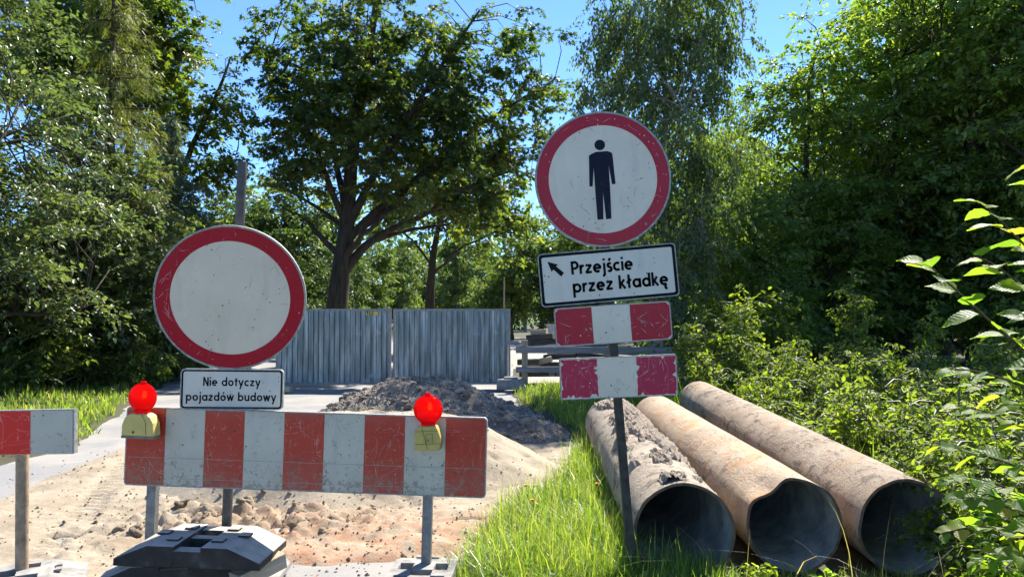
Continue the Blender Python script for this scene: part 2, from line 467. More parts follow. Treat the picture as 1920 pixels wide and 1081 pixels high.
def scratches(parent, W, H, n, seed, mat, y=-0.0019, inside=None, lmax=0.16, wmin=0.0003, wmax=0.0010, cluster=True, name='scratches'):
    """fine straight or slightly bent scratches and small chips, one joined part"""
    r = np.random.default_rng(seed); mb = MB(); k = 0
    cs = np.column_stack([r.uniform(-W / 2, W / 2, 9), r.uniform(-H / 2, H / 2, 9)])
    while k < n:
        c = cs[r.integers(9)] + r.normal(0, .09, 2) if cluster and r.random() < .6 else np.array([r.uniform(-W / 2, W / 2), r.uniform(-H / 2, H / 2)])
        a = r.choice([0.3, 1.1, 1.5, 2.2]) + r.normal(0, .35); L = min(lmax, .012 + r.exponential(.035)); bend = r.normal(0, .25)
        chip = r.random() < .16
        if chip: L = r.uniform(.003, .012)
        pts = [c + L * (s - .5) * np.array([math.cos(a + bend * s), math.sin(a + bend * s)]) for s in (0, .33, .66, 1)]
        if any(abs(q[0]) > W / 2 - .004 or abs(q[1]) > H / 2 - .004 for q in pts) or (inside is not None and not all(inside(q) for q in pts)): continue
        k += 1
        w_ = r.uniform(wmin, wmax) * (3.5 if chip else 1); nn = np.array([-math.sin(a), math.cos(a)])
        ws_ = [.25, 1, r.uniform(.5, 1), .15]
        V = [(q[0] + sg * nn[0] * w_ * u, y, q[1] + sg * nn[1] * w_ * u) for q, u in zip(pts, ws_) for sg in (1, -1)]
        mb.add(V, np.array([[0, 1, 3, 2], [2, 3, 5, 4], [4, 5, 7, 6]]))
    o = mb.build(name, M[mat], parent, kind='stuff')
    return o

# ================================================================== SETTING
def roadleft(y):
    return np.where(np.asarray(y, float) > 9.2, -5.4 - 0.3365 * (np.asarray(y, float) - 9.2), -5.4 - 0.1 * (9.2 - np.asarray(y, float)))

_gy = np.array([2.0, 4.4, 5.5, 6.3, 7.0, 8.0, 9.0, 10.5, 12.5, 14.0, 17.0, 60.0])
_gx = np.array([-0.32, -0.28, -0.16, 0.08, 0.36, 0.62, 0.82, 0.72, 0.35, 0.06, 0.02, 0.0])
def grassleft(y):
    return np.interp(y, _gy, _gx)

def gz(x, y):
    x = np.asarray(x, float); y = np.asarray(y, float)
    z = 0.07 * (fbm(x * 0.35 + 3, y * 0.35, 3, 5) - 0.5)
    z = z + 0.45 * sstep(0.3, 5, roadleft(y) - x)
    z = z + 0.35 * sstep(3.6, 10, x)
    return z

def inside_road(x, y):
    wob = 0.25 * (fbm(np.asarray(x) * 1.5, np.asarray(y) * 1.5, 3, 9) - 0.5)
    return sstep(-0.3, 0.3, x - roadleft(y) + wob) * sstep(0.25, -0.25, x - grassleft(y) + wob) * sstep(60, 50, y)

def ground_z(x, y):
    return gz(x, y) - 0.06 * inside_road(x, y) + 0.02 * (fbm(np.asarray(x) * 3, np.asarray(y) * 3, 3, 2) - 0.5)

def grade(lo, hi, a, b, fine, grow=1.12):
    mid = list(np.arange(a, b, fine))
    up = []; s = fine; p = b
    while p < hi:
        up.append(p); s *= grow; p += s
    up.append(hi)
    dn = []; s = fine; p = a
    while p > lo:
        s *= grow; p -= s; dn.append(p)
    dn.append(lo)
    return np.array(sorted(set(dn + mid + up)))

def sheet(name, xs, ys, zf, mat, kind='structure', parent=None):
    X, Y = np.meshgrid(xs, ys)
    Z = zf(X, Y)
    V = np.stack([X, Y, Z], -1).reshape(-1, 3)
    nx, ny = len(xs), len(ys)
    i = np.arange(ny - 1)[:, None] * nx; j = np.arange(nx - 1)[None, :]
    q = np.stack([i + j, i + j + 1, i + nx + j + 1, i + nx + j], -1).reshape(-1, 4)
    return MB().add(V, q).build(name, mat, parent, smooth=True, kind=kind)

# soil / turf / leaf litter
t = NT('ground_soil')
nz = t.noise(1.3, 6, 0.65); n2 = t.noise(11, 5, 0.6)
c = t.ramp(nz, [(0.25, (0.050, 0.038, 0.022)), (0.5, (0.060, 0.062, 0.022)), (0.75, (0.085, 0.075, 0.035))])
c = t.mix(t.math('MULTIPLY', n2, 0.55), c, (0.035, 0.028, 0.018))
t.base(c); t.set(Roughness=0.95); t.bump(n2, 0.8, 0.03); M['ground_soil'] = t.m
# asphalt, dusty
t = NT('asphalt')
n1 = t.noise(160, 3, 0.6); n2 = t.noise(1.1, 5, 0.6, 0.4); v = t.voro(210)
c = t.ramp(n1, [(0.3, (0.16, 0.155, 0.15)), (0.7, (0.28, 0.275, 0.265))])
c = t.mix(t.ramp(n2, [(0.42, 0.0), (0.68, 0.85)]), c, (0.34, 0.305, 0.26))
c = t.mix(t.math('MULTIPLY', t.math('LESS_THAN', v.outputs['Distance'], 0.25), 0.35), c, (0.07, 0.07, 0.07))
t.base(c); t.set(Roughness=0.9); t.bump(n1, 0.5, 0.006); M['asphalt'] = t.m
# sand with reddish brick dust patches and dark crumbs
def sand_material(name, red):
    t = NT(name)
    n1 = t.noise(2.2, 6, 0.6); n2 = t.noise(34, 4, 0.65); n3 = t.noise(190, 3, 0.6)
    c = t.ramp(n1, [(0.28, (0.22, 0.175, 0.12)), (0.48, (0.34, 0.285, 0.205)), (0.75, (0.44, 0.38, 0.285))])
    c = t.mix(t.math('MULTIPLY', t.ramp(n2, [(0.35, 1.0), (0.55, 0.0)]), 0.45), c, (0.25, 0.19, 0.135))
    c = t.mix(t.math('MULTIPLY', n3, 0.35), c, (0.27, 0.21, 0.15))
    if red:
        sx = t.n('SeparateXYZ'); t.l(t.coord(), sx.inputs[0])
        def band(o, a, b, s):
            u = t.n('MapRange'); u.interpolation_type = 'SMOOTHSTEP'
            t.l(o, u.inputs[0]); u.inputs[1].default_value = a; u.inputs[2].default_value = b
            if s: u.inputs[3].default_value = 1; u.inputs[4].default_value = 0
            return u.outputs[0]
        mk = t.math('MULTIPLY', t.math('MULTIPLY', band(sx.outputs[0], -2.9, -1.6, 0), band(sx.outputs[0], -0.15, 0.3, 1)),
                    t.math('MULTIPLY', band(sx.outputs[1], 4.5, 4.85, 0), band(sx.outputs[1], 5.3, 6.6, 1)))
        rn = t.ramp(t.noise(5.5, 6, 0.7), [(0.38, 0.0), (0.62, 1.0)])
        c = t.mix(t.math('MULTIPLY', t.math('MULTIPLY', mk, rn), 0.8), c, (0.36, 0.17, 0.09))
    if red:
        mk2 = t.math('MULTIPLY', t.math('MULTIPLY', band(sx.outputs[0], -3.4, -2.6, 0), band(sx.outputs[0], -1.6, -0.9, 1)), t.math('MULTIPLY', band(sx.outputs[1], 4.9, 5.4, 0), band(sx.outputs[1], 6.1, 6.8, 1)))
        c = t.mix(t.math('MULTIPLY', t.math('MULTIPLY', mk2, t.ramp(t.noise(4.2, 6, 0.75, 0.4), [(0.40, 0.0), (0.58, 1.0)])), 0.7), c, (0.20, 0.145, 0.095))
    v = t.voro(48); dk = t.math('MULTIPLY', t.math('LESS_THAN', v.outputs['Distance'], 0.16), t.math('GREATER_THAN', t.noise(7, 3), 0.52))
    c = t.mix(t.math('MULTIPLY', dk, 0.7), c, (0.075, 0.052, 0.036))
    t.base(c); t.set(Roughness=0.95); t.b.inputs['Specular IOR Level'].default_value = 0.2
    t.bump(t.math('ADD', n2, t.math('MULTIPLY', n3, 0.5)), 0.7, 0.012)
    return t.m
M['sand'] = sand_material('sand', True)
M['sand_heap'] = sand_material('sand_heap', False)
t = NT('gravel_pale'); n1 = t.noise(30, 5, 0.7); n2 = t.noise(1.2, 4)
t.base(t.mix(t.math('MULTIPLY', n2, 0.5), t.ramp(n1, [(0.3, (0.30, 0.26, 0.21)), (0.7, (0.52, 0.46, 0.38))]), (0.3, 0.25, 0.19)))
t.set(Roughness=0.95); t.bump(n1, 0.6, 0.03); M['gravel_pale'] = t.m
t = NT('dark_soil'); n1 = t.noise(9, 6, 0.65); n2 = t.noise(60, 4, 0.6)
c = t.ramp(n1, [(0.3, (0.16, 0.130, 0.098)), (0.55, (0.26, 0.215, 0.165)), (0.78, (0.37, 0.315, 0.25))])
t.base(t.mix(t.math('MULTIPLY', n2, 0.5), c, (0.10, 0.08, 0.06))); t.set(Roughness=0.95)
t.b.inputs['Specular IOR Level'].default_value = 0.15; t.bump(n2, 0.8, 0.02); M['dark_soil'] = t.m
t = NT('clod_soil'); r = t.attr('rnd'); oi = t.n('ObjectInfo'); n1 = t.noise(25, 5, 0.65)
f = t.math('ADD', t.math('MULTIPLY', oi.outputs['Random'], 0.6), t.math('MULTIPLY', n1, 0.5))
t.base(t.ramp(f, [(0.2, (0.15, 0.12, 0.09)), (0.55, (0.27, 0.22, 0.168)), (0.95, (0.42, 0.36, 0.29))])); t.set(Roughness=0.95)
t.b.inputs['Specular IOR Level'].default_value = 0.15; t.bump(n1, 0.6, 0.02); M['clod_soil'] = t.m
t = NT('clod_sand'); oi = t.n('ObjectInfo'); n1 = t.noise(25, 5, 0.65)
f = t.math('ADD', t.math('MULTIPLY', oi.outputs['Random'], 0.5), t.math('MULTIPLY', n1, 0.5))
t.base(t.ramp(f, [(0.2, (0.17, 0.13, 0.085)), (0.55, (0.29, 0.235, 0.165)), (0.95, (0.43, 0.36, 0.265))])); t.set(Roughness=0.95)
t.b.inputs['Specular IOR Level'].default_value = 0.15; t.bump(n1, 0.6, 0.02); M['clod_sand'] = t.m

sheet('ground', grade(-400, 400, -6.5, 4.5, 0.09), grade(-30, 700, 3.0, 14, 0.09), ground_z, M['ground_soil'])

def asphalt_z(x, y):
    return gz(x, y) - 0.03 + 0.006 * (fbm(x * 2, y * 2, 3, 4) - 0.5)
sheet('road', np.arange(-30, 1.6, 0.14), np.concatenate([np.arange(2.6, 18, 0.14), np.arange(18, 62, 1.0)]), asphalt_z, M['asphalt'])

def rough_zone(x, y):
    return np.exp(-(((x + 2.25) / 0.85) ** 2 + ((y - 5.75) / 0.75) ** 2)) + 0.35 * np.exp(-(((x + 0.9) / 0.7) ** 2 + ((y - 5.6) / 0.4) ** 2))

def sand_t(x, y):
    m = sstep(-4.75, -4.15, x + 0.10 * (y - 6)) * sstep(9.8, 9.0, y) * sstep(0.35, -0.05, x - grassleft(y))
    bare = sstep(5.05, 4.7, y + 0.35 * (fbm(x * 2.2, y * 2.2, 3, 31) - 0.5)) * sstep(-1.95, -1.55, x)
    m = m * (1 - bare)
    n = fbm(x * 1.6, y * 1.6, 4, 12) - 0.5
    T = -0.045 + 0.085 * m + 0.05 * n * m
    rz = rough_zone(x, y)
    ch = fbm(x * 6.5, y * 6.5, 4, 21)
    T = T + m * (rz * 0.15 * (np.abs(ch - 0.5) * 2.6 - 0.33) + rz * 0.09 * (fbm(x * 15, y * 15, 3, 22) - 0.5) + rz * 0.06 * (vnoise(x * 19, y * 19, 8) - 0.5))
    T = T + m * (0.024 * (fbm(x * 13, y * 13, 3, 77) - 0.5) + 0.05 * (fbm(x * 3.1, y * 3.1, 3, 78) - 0.5) * sstep(-1.9, -1.2, x))
    # shallow wheel tracks running with the road
    u = x + 0.33 * (y - 6)
    tread = 0.5 + 0.5 * np.sign(np.sin(y * 58 + np.abs(u + 3.45) * 26))
    T = T - m * (0.016 + 0.022 * tread) * (np.exp(-((u + 3.45) / 0.13) ** 4) + np.exp(-((u + 2.75) / 0.12) ** 4) * sstep(6.2, 5.2, y)) * (0.25 + 1.1 * vnoise(x * 3, y * 3, 3))
    # a few footprints / holes
    for (fx, fy, rx, ry, d) in ((-1.95, 6.15, .14, .10, .10), (-1.72, 5.55, .10, .08, .09), (-2.75, 6.0, .13, .1, .10), (-0.62, 5.42, .07, .06, .06),
                                (-0.35, 5.75, .12, .03, .06), (-0.95, 6.1, .05, .04, .05), (-0.8, 6.15, .05, .04, .05), (-3.2, 5.4, .09, .06, .03)):
        T = T - m * d * np.exp(-(((x - fx) / rx) ** 2 + ((y - fy) / ry) ** 2) ** 2)
    return T
sheet('sandy_ground', np.arange(-5.6, 0.9, 0.026), np.arange(3.2, 10.2, 0.026), lambda x, y: gz(x, y) - 0.03 + sand_t(x, y), M['sand'])
sheet('gravel_path', np.linspace(-0.4, 5.0, 50), np.concatenate([np.arange(17.4, 30, 0.4), np.arange(30, 62, 1.5)]),
      lambda x, y: gz(x, y) + 0.03 - 0.10 * (1 - sstep(0.0, 0.5, x + 0.03 * (y - 18)) * sstep(3.4, 2.6, x - 0.02 * (y - 18))) - 0.1 * sstep(56, 60, y), M['gravel_pale'])

# ---- heaps
def rock_mesh(name, mat, seed, sub=2, squash=0.7, jag=0.35):
    import bmesh
    bm = bmesh.new(); bmesh.ops.create_icosphere(bm, subdivisions=sub, radius=1.0)
    r = np.random.default_rng(seed); k = r.normal(size=(6, 3)); ph = r.uniform(0, 6.28, 6)
    for v in bm.verts:
        p = np.array(v.co); d = sum(math.sin(float(k[i] @ p) * 1.7 + ph[i]) for i in range(6)) / 6
        v.co = Vector(p * (1 + jag * d * 1.6 + (0.55 * (float(fbm(np.array(p[0] * 2.2 + p[2] * 1.3 + seed), np.array(p[1] * 2.2 - p[2] * 1.7), 3, seed)) - .5) if sub > 2 else 0) + r.uniform(-0.10, 0.10)) * np.array([1, 0.85, squash]))
    me = bpy.data.meshes.new(name); bm.to_mesh(me); bm.free(); me.materials.append(mat)
    return me
soil_rocks = [rock_mesh('clod', M['clod_soil'], i) for i in range(7)]
sand_rocks = [rock_mesh('dirt_clod', M['clod_sand'], i + 20, 3, 0.55, 0.75) for i in range(6)]

def pebbles(P, size, seed, name, mat, parent=None, kind='stuff'):
    """many small irregular stones as one mesh (octahedra with jitter)"""
    r = np.random.default_rng(seed); n = len(P)
    base = np.array([[1, 0, 0], [0, 1, 0], [-1, 0, 0], [0, -1, 0], [0, 0, .8], [0, 0, -.6]], float)
    fc = np.array([[0, 1, 4], [1, 2, 4], [2, 3, 4], [3, 0, 4], [1, 0, 5], [2, 1, 5], [3, 2, 5], [0, 3, 5]])
    a = r.uniform(0, 6.28, n); ca, sa = np.cos(a), np.sin(a)
    V = base[None] * (1 + r.uniform(-.35, .35, (n, 6, 3)))
    V = np.stack([V[..., 0] * ca[:, None] - V[..., 1] * sa[:, None], V[..., 0] * sa[:, None] + V[..., 1] * ca[:, None], V[..., 2]], -1)
    V = V * np.asarray(size)[:, None, None] + np.asarray(P)[:, None, :]
    Fc = (np.arange(n)[:, None, None] * 6 + fc[None]).reshape(-1, 3)
    return MB().add(V.reshape(-1, 3), Fc, np.repeat(r.uniform(0, 1, n), 8)).build(name, mat, parent, kind=kind)

def soil_h(x, y):
    rx = np.where(x > -1.35, 2.2, 1.75)
    r = np.sqrt(((x + 1.35) / rx) ** 2 + ((y - 10.75 + 0.25 * (x + 1.35)) / 1.75) ** 2)
    r = r + 0.22 * (fbm(x * 1.3, y * 1.3, 3, 41) - 0.5)
    h = 0.76 * np.clip(1.35 * (1 - r), 0, 1) ** 0.9
    h = h * (0.9 + 0.25 * (fbm(x * 1.8, y * 1.8, 3, 44) - 0.5))
    e = np.clip(h * 8, 0, 1)
    return -0.06 + h + e * (0.13 * (fbm(x * 4.5, y * 4.5, 4, 43) - 0.5) + 0.05 * (vnoise(x * 17, y * 17, 6) - 0.5))
heap = thing('soil_heap', 'dark brown heap of clods and stones in front of the metal gate', 'soil heap', (-1.35, 10.6, 0))
def wz(x, y): return gz(x, y) + soil_h(x, y)
o = sheet('heap_body', np.arange(-4.1, 1.6, 0.04), np.arange(8.2, 13.4, 0.04), wz, M['dark_soil'], kind=None)
o.parent = heap; o.location = (1.35, -10.6, 0)
r = np.random.default_rng(3); cnt = 0
while cnt < 260:
    x = r.uniform(-3.4, 1.2); y = r.uniform(8.7, 11.6); h = float(soil_h(x, y))
    if h < 0.02 or (h < 0.12 and r.random() < 0.4): continue
    s = r.uniform(0.025, 0.055) * (1.35 if r.random() < 0.12 else 1)
    c = obj('clod', soil_rocks[r.integers(7)], heap, (x + 1.35, y - 10.6, float(gz(x, y)) + h + s * 0.25))
    c.scale = (s, s, s); c.rotation_euler = (r.uniform(-.4, .4), r.uniform(-.4, .4), r.uniform(0, 6.28)); cnt += 1
n = 9000
x = r.uniform(-3.6, 1.4, n); y = r.uniform(8.4, 12, n); h = soil_h(x, y); k = h > 0.0
x, y, h = x[k], y[k], h[k]; s = r.uniform(0.006, 0.024, len(x))
p = pebbles(np.column_stack([x + 1.35, y - 10.6, gz(x, y) + h + s * .2]), s, 5, 'crumbs', M['clod_soil'], heap)

def sand_h(x, y):
    r = np.sqrt(((x + 1.55) / 2.15) ** 2 + ((y - 7.75) / 1.8) ** 2)
    r = r + 0.20 * (fbm(x * 1.1 + 9, y * 1.1, 3, 51) - 0.5)
    h = 0.60 * np.clip(1.75 * (1 - r), 0, 1)
    h = np.where(h > 0.45, 0.45 + (h - 0.45) * 0.62, h)
    e = np.clip(h * 7, 0, 1)
    h = h + e * (0.07 * (fbm(x * 2.6, y * 2.6, 3, 52) - 0.5) + 0.03 * (fbm(x * 9, y * 9, 3, 53) - 0.5))
    rr = np.random.default_rng(8)
    for _ in range(38):
        fx, fy, q = rr.uniform(-1.2, 0.5), rr.uniform(5.9, 7.7), rr.uniform(.018, .05)
        h = h - e * 0.9 * q * np.exp(-(((x - fx) / q) ** 2 + ((y - fy) / (q * .8)) ** 2) ** 2)
    return h - 0.05
sh = thing('sand_heap', 'pale sand heap rising behind the long striped barrier', 'sand heap', (-1.5, 7.6, 0))
o = sheet('heap_body', np.arange(-4.3, 1.2, 0.028), np.arange(5.5, 10, 0.028), lambda x, y: gz(x, y) + sand_h(x, y), M['sand_heap'], kind=None)
o.parent = sh; o.location = (1.5, -7.6, 0)

# clods of dug-up dirt and stones lying on the sand
r = np.random.default_rng(17); cnt = 0
while cnt < 58:
    x = r.normal(-2.25, 0.55); y = r.normal(5.75, 0.42)
    if not (-3.6 < x < -1.0 and 5.0 < y < 6.6): continue
    s = r.uniform(0.018, 0.058) * (0.6 if cnt > 12 else 1.0)
    z = float(gz(x, y) - 0.03 + sand_t(np.array(x), np.array(y)))
    zh = float(gz(x, y) + sand_h(np.array(x), np.array(y)))
    c = obj('dirt_clod', sand_rocks[r.integers(6)], None, (x, y, max(z, zh) + s * 0.3))
    c.scale = (s, s, s); c.rotation_euler = (r.uniform(-.5, .5), r.uniform(-.5, .5), r.uniform(0, 6.28))
    tag(c, 'crumbly lump of dry dirt on the churned sand behind the barrier', 'dirt clod', 'dirt clods on the churned sand'); cnt += 1
n = 6000
x = r.uniform(-5.0, 0.5, n); y = 4.0 + r.random(n) ** 1.4 * 5
z = np.maximum(gz(x, y) - 0.03 + sand_t(x, y), np.maximum(gz(x, y) + sand_h(x, y), asphalt_z(x, y)))
k = (x < grassleft(y)) & (r.random(n) < 0.25 + 0.9 * rough_zone(x, y) + 0.4 * (x > -1.8) * (y < 5.9) * (y > 4.7))
x, y, z = x[k], y[k], z[k]; s = r.uniform(0.003, 0.013, len(x)) * np.where(r.random(len(x)) < .08, 1.7, 1)
o = pebbles(np.column_stack([x, y, z + s * .2]), s, 6, 'scattered_grit', M['clod_sand'])
o['label'] = 'small stones and crumbs strewn over the sand'; o['category'] = 'grit'

# ================================================================== LETTERING (stroke letters of a road-sign hand)
def arc(cx, cy, r, a0, a1, n=14, ry=None):
    t = np.radians(np.linspace(a0, a1, n)); ry = ry or r
    return [(cx + r * math.cos(a), cy + ry * math.sin(a)) for a in t]
O_ = arc(.5, .5, .38, 0, 360, 25)
GLY = {
 'a': ([O_, [(.88, 0), (.88, 1)]], 1.0), 'b': ([O_, [(.12, 0), (.12, 1.5)]], 1.0), 'd': ([O_, [(.88, 0), (.88, 1.5)]], 1.0),
 'p': ([O_, [(.12, -.52), (.12, 1)]], 1.0), 'o': ([O_], 1.0), 'ó': ([O_, [(.46, 1.18), (.66, 1.48)]], 1.0),
 'c': ([arc(.5, .5, .38, 48, 312, 18)], .86), 'e': ([arc(.5, .5, .38, 0, 312, 20), [(.12, .5), (.98, .5)]], 1.0),
 'ę': ([arc(.5, .5, .38, 0, 312, 20), [(.12, .5), (.98, .5)], [(.74, .16), (.62, -.12), (.66, -.3), (.84, -.42)]], 1.0),
 'i': ([[(.12, 0), (.12, 1)], [(.12, 1.24), (.12, 1.48)]], .24),
 'j': ([[(.22, 1), (.22, -.2), (.16, -.34), (-.02, -.46)], [(.22, 1.24), (.22, 1.48)]], .34),
 'k': ([[(.12, 0), (.12, 1.5)], [(.16, .42), (.66, 1.0)], [(.30, .55), (.74, 0)]], .78),
 'ł': ([[(.27, 0), (.27, 1.5)], [(0, .58), (.54, .96)]], .54),
 'N': ([[(.12, 0), (.12, 1.45), (.88, 0), (.88, 1.45)]], 1.0),
 'P': ([[(.12, 0), (.12, 1.45)], [(.0, 1.33), (.45, 1.33)] + arc(.45, .99, .34, 90, -90, 10) + [(.12, .65)]], .86),
 'r': ([[(.12, 0), (.12, 1)], [(.12, .5), (.2, .74), (.34, .87), (.56, .88)]], .56),
 't': ([[(.27, 0), (.27, 1.35)], [(0, .9), (.54, .9)]], .54),
 'u': ([[(.12, 1), (.12, .42)] + arc(.45, .42, .33, 180, 360, 10), [(.78, 0), (.78, 1)]], .9),
 'w': ([[(.06, 1), (.36, .04), (.62, .96), (.88, .04), (1.18, 1)]], 1.24),
 'y': ([[(.06, 1), (.45, .08)], [(.84, 1), (.28, -.5)]], .9),
 'z': ([[(.04, .88), (.70, .88), (.08, .12), (.76, .12)]], .8),
 'ś': ([arc(.36, .70, .20, 30, 250, 9) + arc(.36, .27, .22, 80, -150, 9), [(.32, 1.16), (.52, 1.46)]], .66),
 'T': ([[(0, 1.33), (.9, 1.33)], [(.45, 0), (.45, 1.33)]], .9), 'L': ([[(.12, 1.45), (.12, .12), (.75, .12)]], .75),
 'C': ([arc(.6, .72, .5, 50, 310, 18, .6)], 1.0), ' ': ([], .42)}
def text_mesh(mb, txt, x0, z0, xh, y, sw=0.24, gap=0.16, width=None):
    adv = sum(GLY[c][1] for c in txt) + gap * (len(txt) - 1)
    kx = xh if width is None else width / adv
    x = x0
    for ch in txt:
        st, a = GLY[ch]
        for pl in st:
            p = np.array([(x + q[0] * kx, z0 + q[1] * xh) for q in pl])
            hw = sw * xh / 2
            for i in range(len(p) - 1):
                d = p[i + 1] - p[i]; L = np.linalg.norm(d)
                if L < 1e-9: continue
                d /= L; nn = np.array([-d[1], d[0]]) * hw
                e0 = d * hw * (0.42 if i > 0 else 0.0); e1 = d * hw * (0.42 if i < len(p) - 2 else 0.0)
                c4 = [p[i] - e0 + nn, p[i] - e0 - nn, p[i + 1] + e1 - nn, p[i + 1] + e1 + nn]
                mb.add([(q[0], y, q[1]) for q in c4], np.array([[0, 1, 2, 3]]))
        x += (a + gap) * kx
    return mb

def words_parts(txt, x0, z0, xh, width, parent, sw, gap):
    adv = sum(GLY[c][1] for c in txt) + gap * (len(txt) - 1); kx = width / adv; x = x0
    for wrd in txt.split(' '):
        a = sum(GLY[c][1] for c in wrd) + gap * (len(wrd) - 1)
        o = text_mesh(MB(), wrd, x, z0, xh, -0.0016, sw, gap, a * kx).build('lettering', M['black_print'], parent)
        o['label'] = 'black word ' + wrd
        x += (a + gap * 2 + GLY[' '][1]) * kx

# ================================================================== SIGNS
def frame_local(base_px, Y, lean):
    """returns f(px,py)->(u,v) metres in a sign's own plane; lean>0 leans to the right"""
    k = Y / F; c, s = math.cos(lean), math.sin(lean)
    def f(x, y):
        dx, dy = (x - base_px[0]) * k, (base_px[1] - y) * k
        return (dx * c - dy * s, dx * s + dy * c)
    return f

def jag(pts, amp, seed, sub=14):
    r = np.random.default_rng(seed); out = []
    n = len(pts)
    for i in range(n):
        a = np.array(pts[i]); b = np.array(pts[(i + 1) % n]); d = b - a; nn = np.array([-d[1], d[0]]) / (np.linalg.norm(d) + 1e-9)
        for k in range(sub):
            f = (k + 0.6 * r.uniform(-.5, .5) * (k > 0)) / sub
            q = r.random()
            out.append(a + d * f + nn * (amp * (0.15 * r.random() + (r.random() if q < 0.22 else 0)) if k > 0 else 0.1 * amp))
    return np.array(out)

def build_disc(parent, u, v, r, y, ring_ratio, rot=(0, 0, 0), faces='white_foil', ringm='red_ring'):
    d = MB().plate(circle(r, 96), 0, 0.004).build('disc', M[faces], parent, loc=(u, y, v))
    d.rotation_euler = rot
    MB().ring(circle(r * 0.992, 96), circle(r * ring_ratio, 96), -0.0012, 0.0005).build('red_ring', M[ringm], d)
    scratches(d, 2 * r, 2 * r, 34, int(r * 9999), 'scratch_dark', inside=lambda q: q[0] ** 2 + q[1] ** 2 < (r * .97) ** 2, lmax=.10)
    scratches(d, 2 * r, 2 * r, 38, int(r * 9999) + 1, 'scratch_white', y=-.0021, inside=lambda q: (r * ring_ratio) ** 2 < q[0] ** 2 + q[1] ** 2 < (r * .97) ** 2, lmax=.07)
    MB().ring(circle(r * 1.012, 96), circle(r * 0.985, 96), -0.004, 0.022).build('rim', M['alu_edge'], d)
    return d

def bracket(parent, u, v, y, name='clamp'):
    b = MB().box((u, y, v), (0.11, 0.012, 0.035)).box((u, y + 0.03, v), (0.085, 0.055, 0.03)).build(name, M['galv'], parent)
    return bevel(b, 0.003)

# ---- right-hand sign: leaning post with disc, direction plate and two small boards
YR = 4.33; LEAN_R = -math.radians(4.55)
base = PX(1186.5, 1094, YR)
sr = thing('traffic_sign', 'leaning round no-pedestrians sign with footbridge plate and two striped boards on rusty post', 'traffic sign',
           (base.x + 0.012, base.y, -0.031), (0, LEAN_R, 0))
fl = frame_local((1186.5, 1094 + (base.z / YR * F)), YR, LEAN_R)
u1, v1 = fl(1128, 300)
# post: lower bare brown steel, a slim angle profile
MB().box((0.0, 0.035, v1 / 2 - 0.15), (0.048, 0.048, v1 + 0.3)).build('post', M['dark_post'], sr)
ud, vd = fl(1131, 332)
dr = build_disc(sr, ud, vd, 129.0 * YR / F * 0.985, 0.0, 0.806, (0, math.radians(1.0), 0))
# pedestrian symbol
kx = 1 / 1.803
def sym(p): return [((x - 272) * kx * YR / F, -(y - 273) * kx * YR / F) for x, y in p]
body = sym([(225, 193), (231, 188), (248, 180), (289, 177), (303, 183), (305, 190), (315, 289), (303, 291), (292, 226), (297, 322), (300, 408), (282, 410),
            (272, 316), (272.6, 410), (253, 412), (246, 320), (241, 232), (237, 298), (226, 298)])
mb = MB(); mb.plate(body, -0.0016, 0.001)
hc = sym([(262, 156)])[0]
mb.plate(circle(18 * kx * YR / F, 28, hc[0], hc[1]), -0.0016, 0.001)
mb.build('pedestrian_symbol', M['navy_print'], dr).rotation_euler = (0, math.radians(3.4), 0)
bracket(sr, 0, vd + 0.22, 0.016); bracket(sr, 0, vd - 0.22, 0.016)
# direction plate
up, vp = fl(1140.5, 513)
wpl, hpl = 258 * YR / F, 98 * YR / F
pl = MB().plate(rrect(wpl, hpl, 0.022), 0, 0.004).build('direction_plate', M['white_plate'], sr, loc=(up, 0.0, vp))
pl.rotation_euler = (0, math.radians(-0.4), 0)
MB().ring(rrect(wpl - 0.004, hpl - 0.004, 0.022), rrect(wpl - 0.038, hpl - 0.038, 0.012), -0.0012, 0.001).build('black_border', M['black_print'], pl)
MB().ring(rrect(wpl + 0.006, hpl + 0.006, 0.024), rrect(wpl - 0.006, hpl - 0.006, 0.02), -0.003, 0.016).build('rim', M['alu_edge'], pl)
kz = YR / F / 7.68
def zp(x, y):
    # pixel of the enlarged plate (region 1020..1270 x 455..575, 7.68x) to plate coordinates
    px, py = 1020 + x / 7.68, 455 + y / 7.68
    a, b = fl(px, py); return (a - up, b - vp)
ar = [zp(*q) for q in ((46, 248), (200, 290), (172, 316), (286, 408), (246, 462), (134, 362), (106, 392))]
MB().plate(ar, -0.0016, 0.001).build('arrow', M['black_print'], pl)['label'] = 'black arrow pointing up to the left'
xh = 132 * kz
a0 = zp(398, 438); a1 = zp(1292, 366)
o = text_mesh(MB(), 'Przejście', a0[0], a0[1], xh, -0.0016, width=a1[0] - a0[0] - 0.004, sw=0.27).build('lettering', M['black_print'], pl)
o['label'] = 'black word Przejście'
b0 = zp(418, 700); b1 = zp(1790, 610)
words_parts('przez kładkę', b0[0], b0[1], xh, b1[0] - b0[0], pl, 0.27, 0.16)
bracket(sr, 0, vp + 0.03, 0.016)
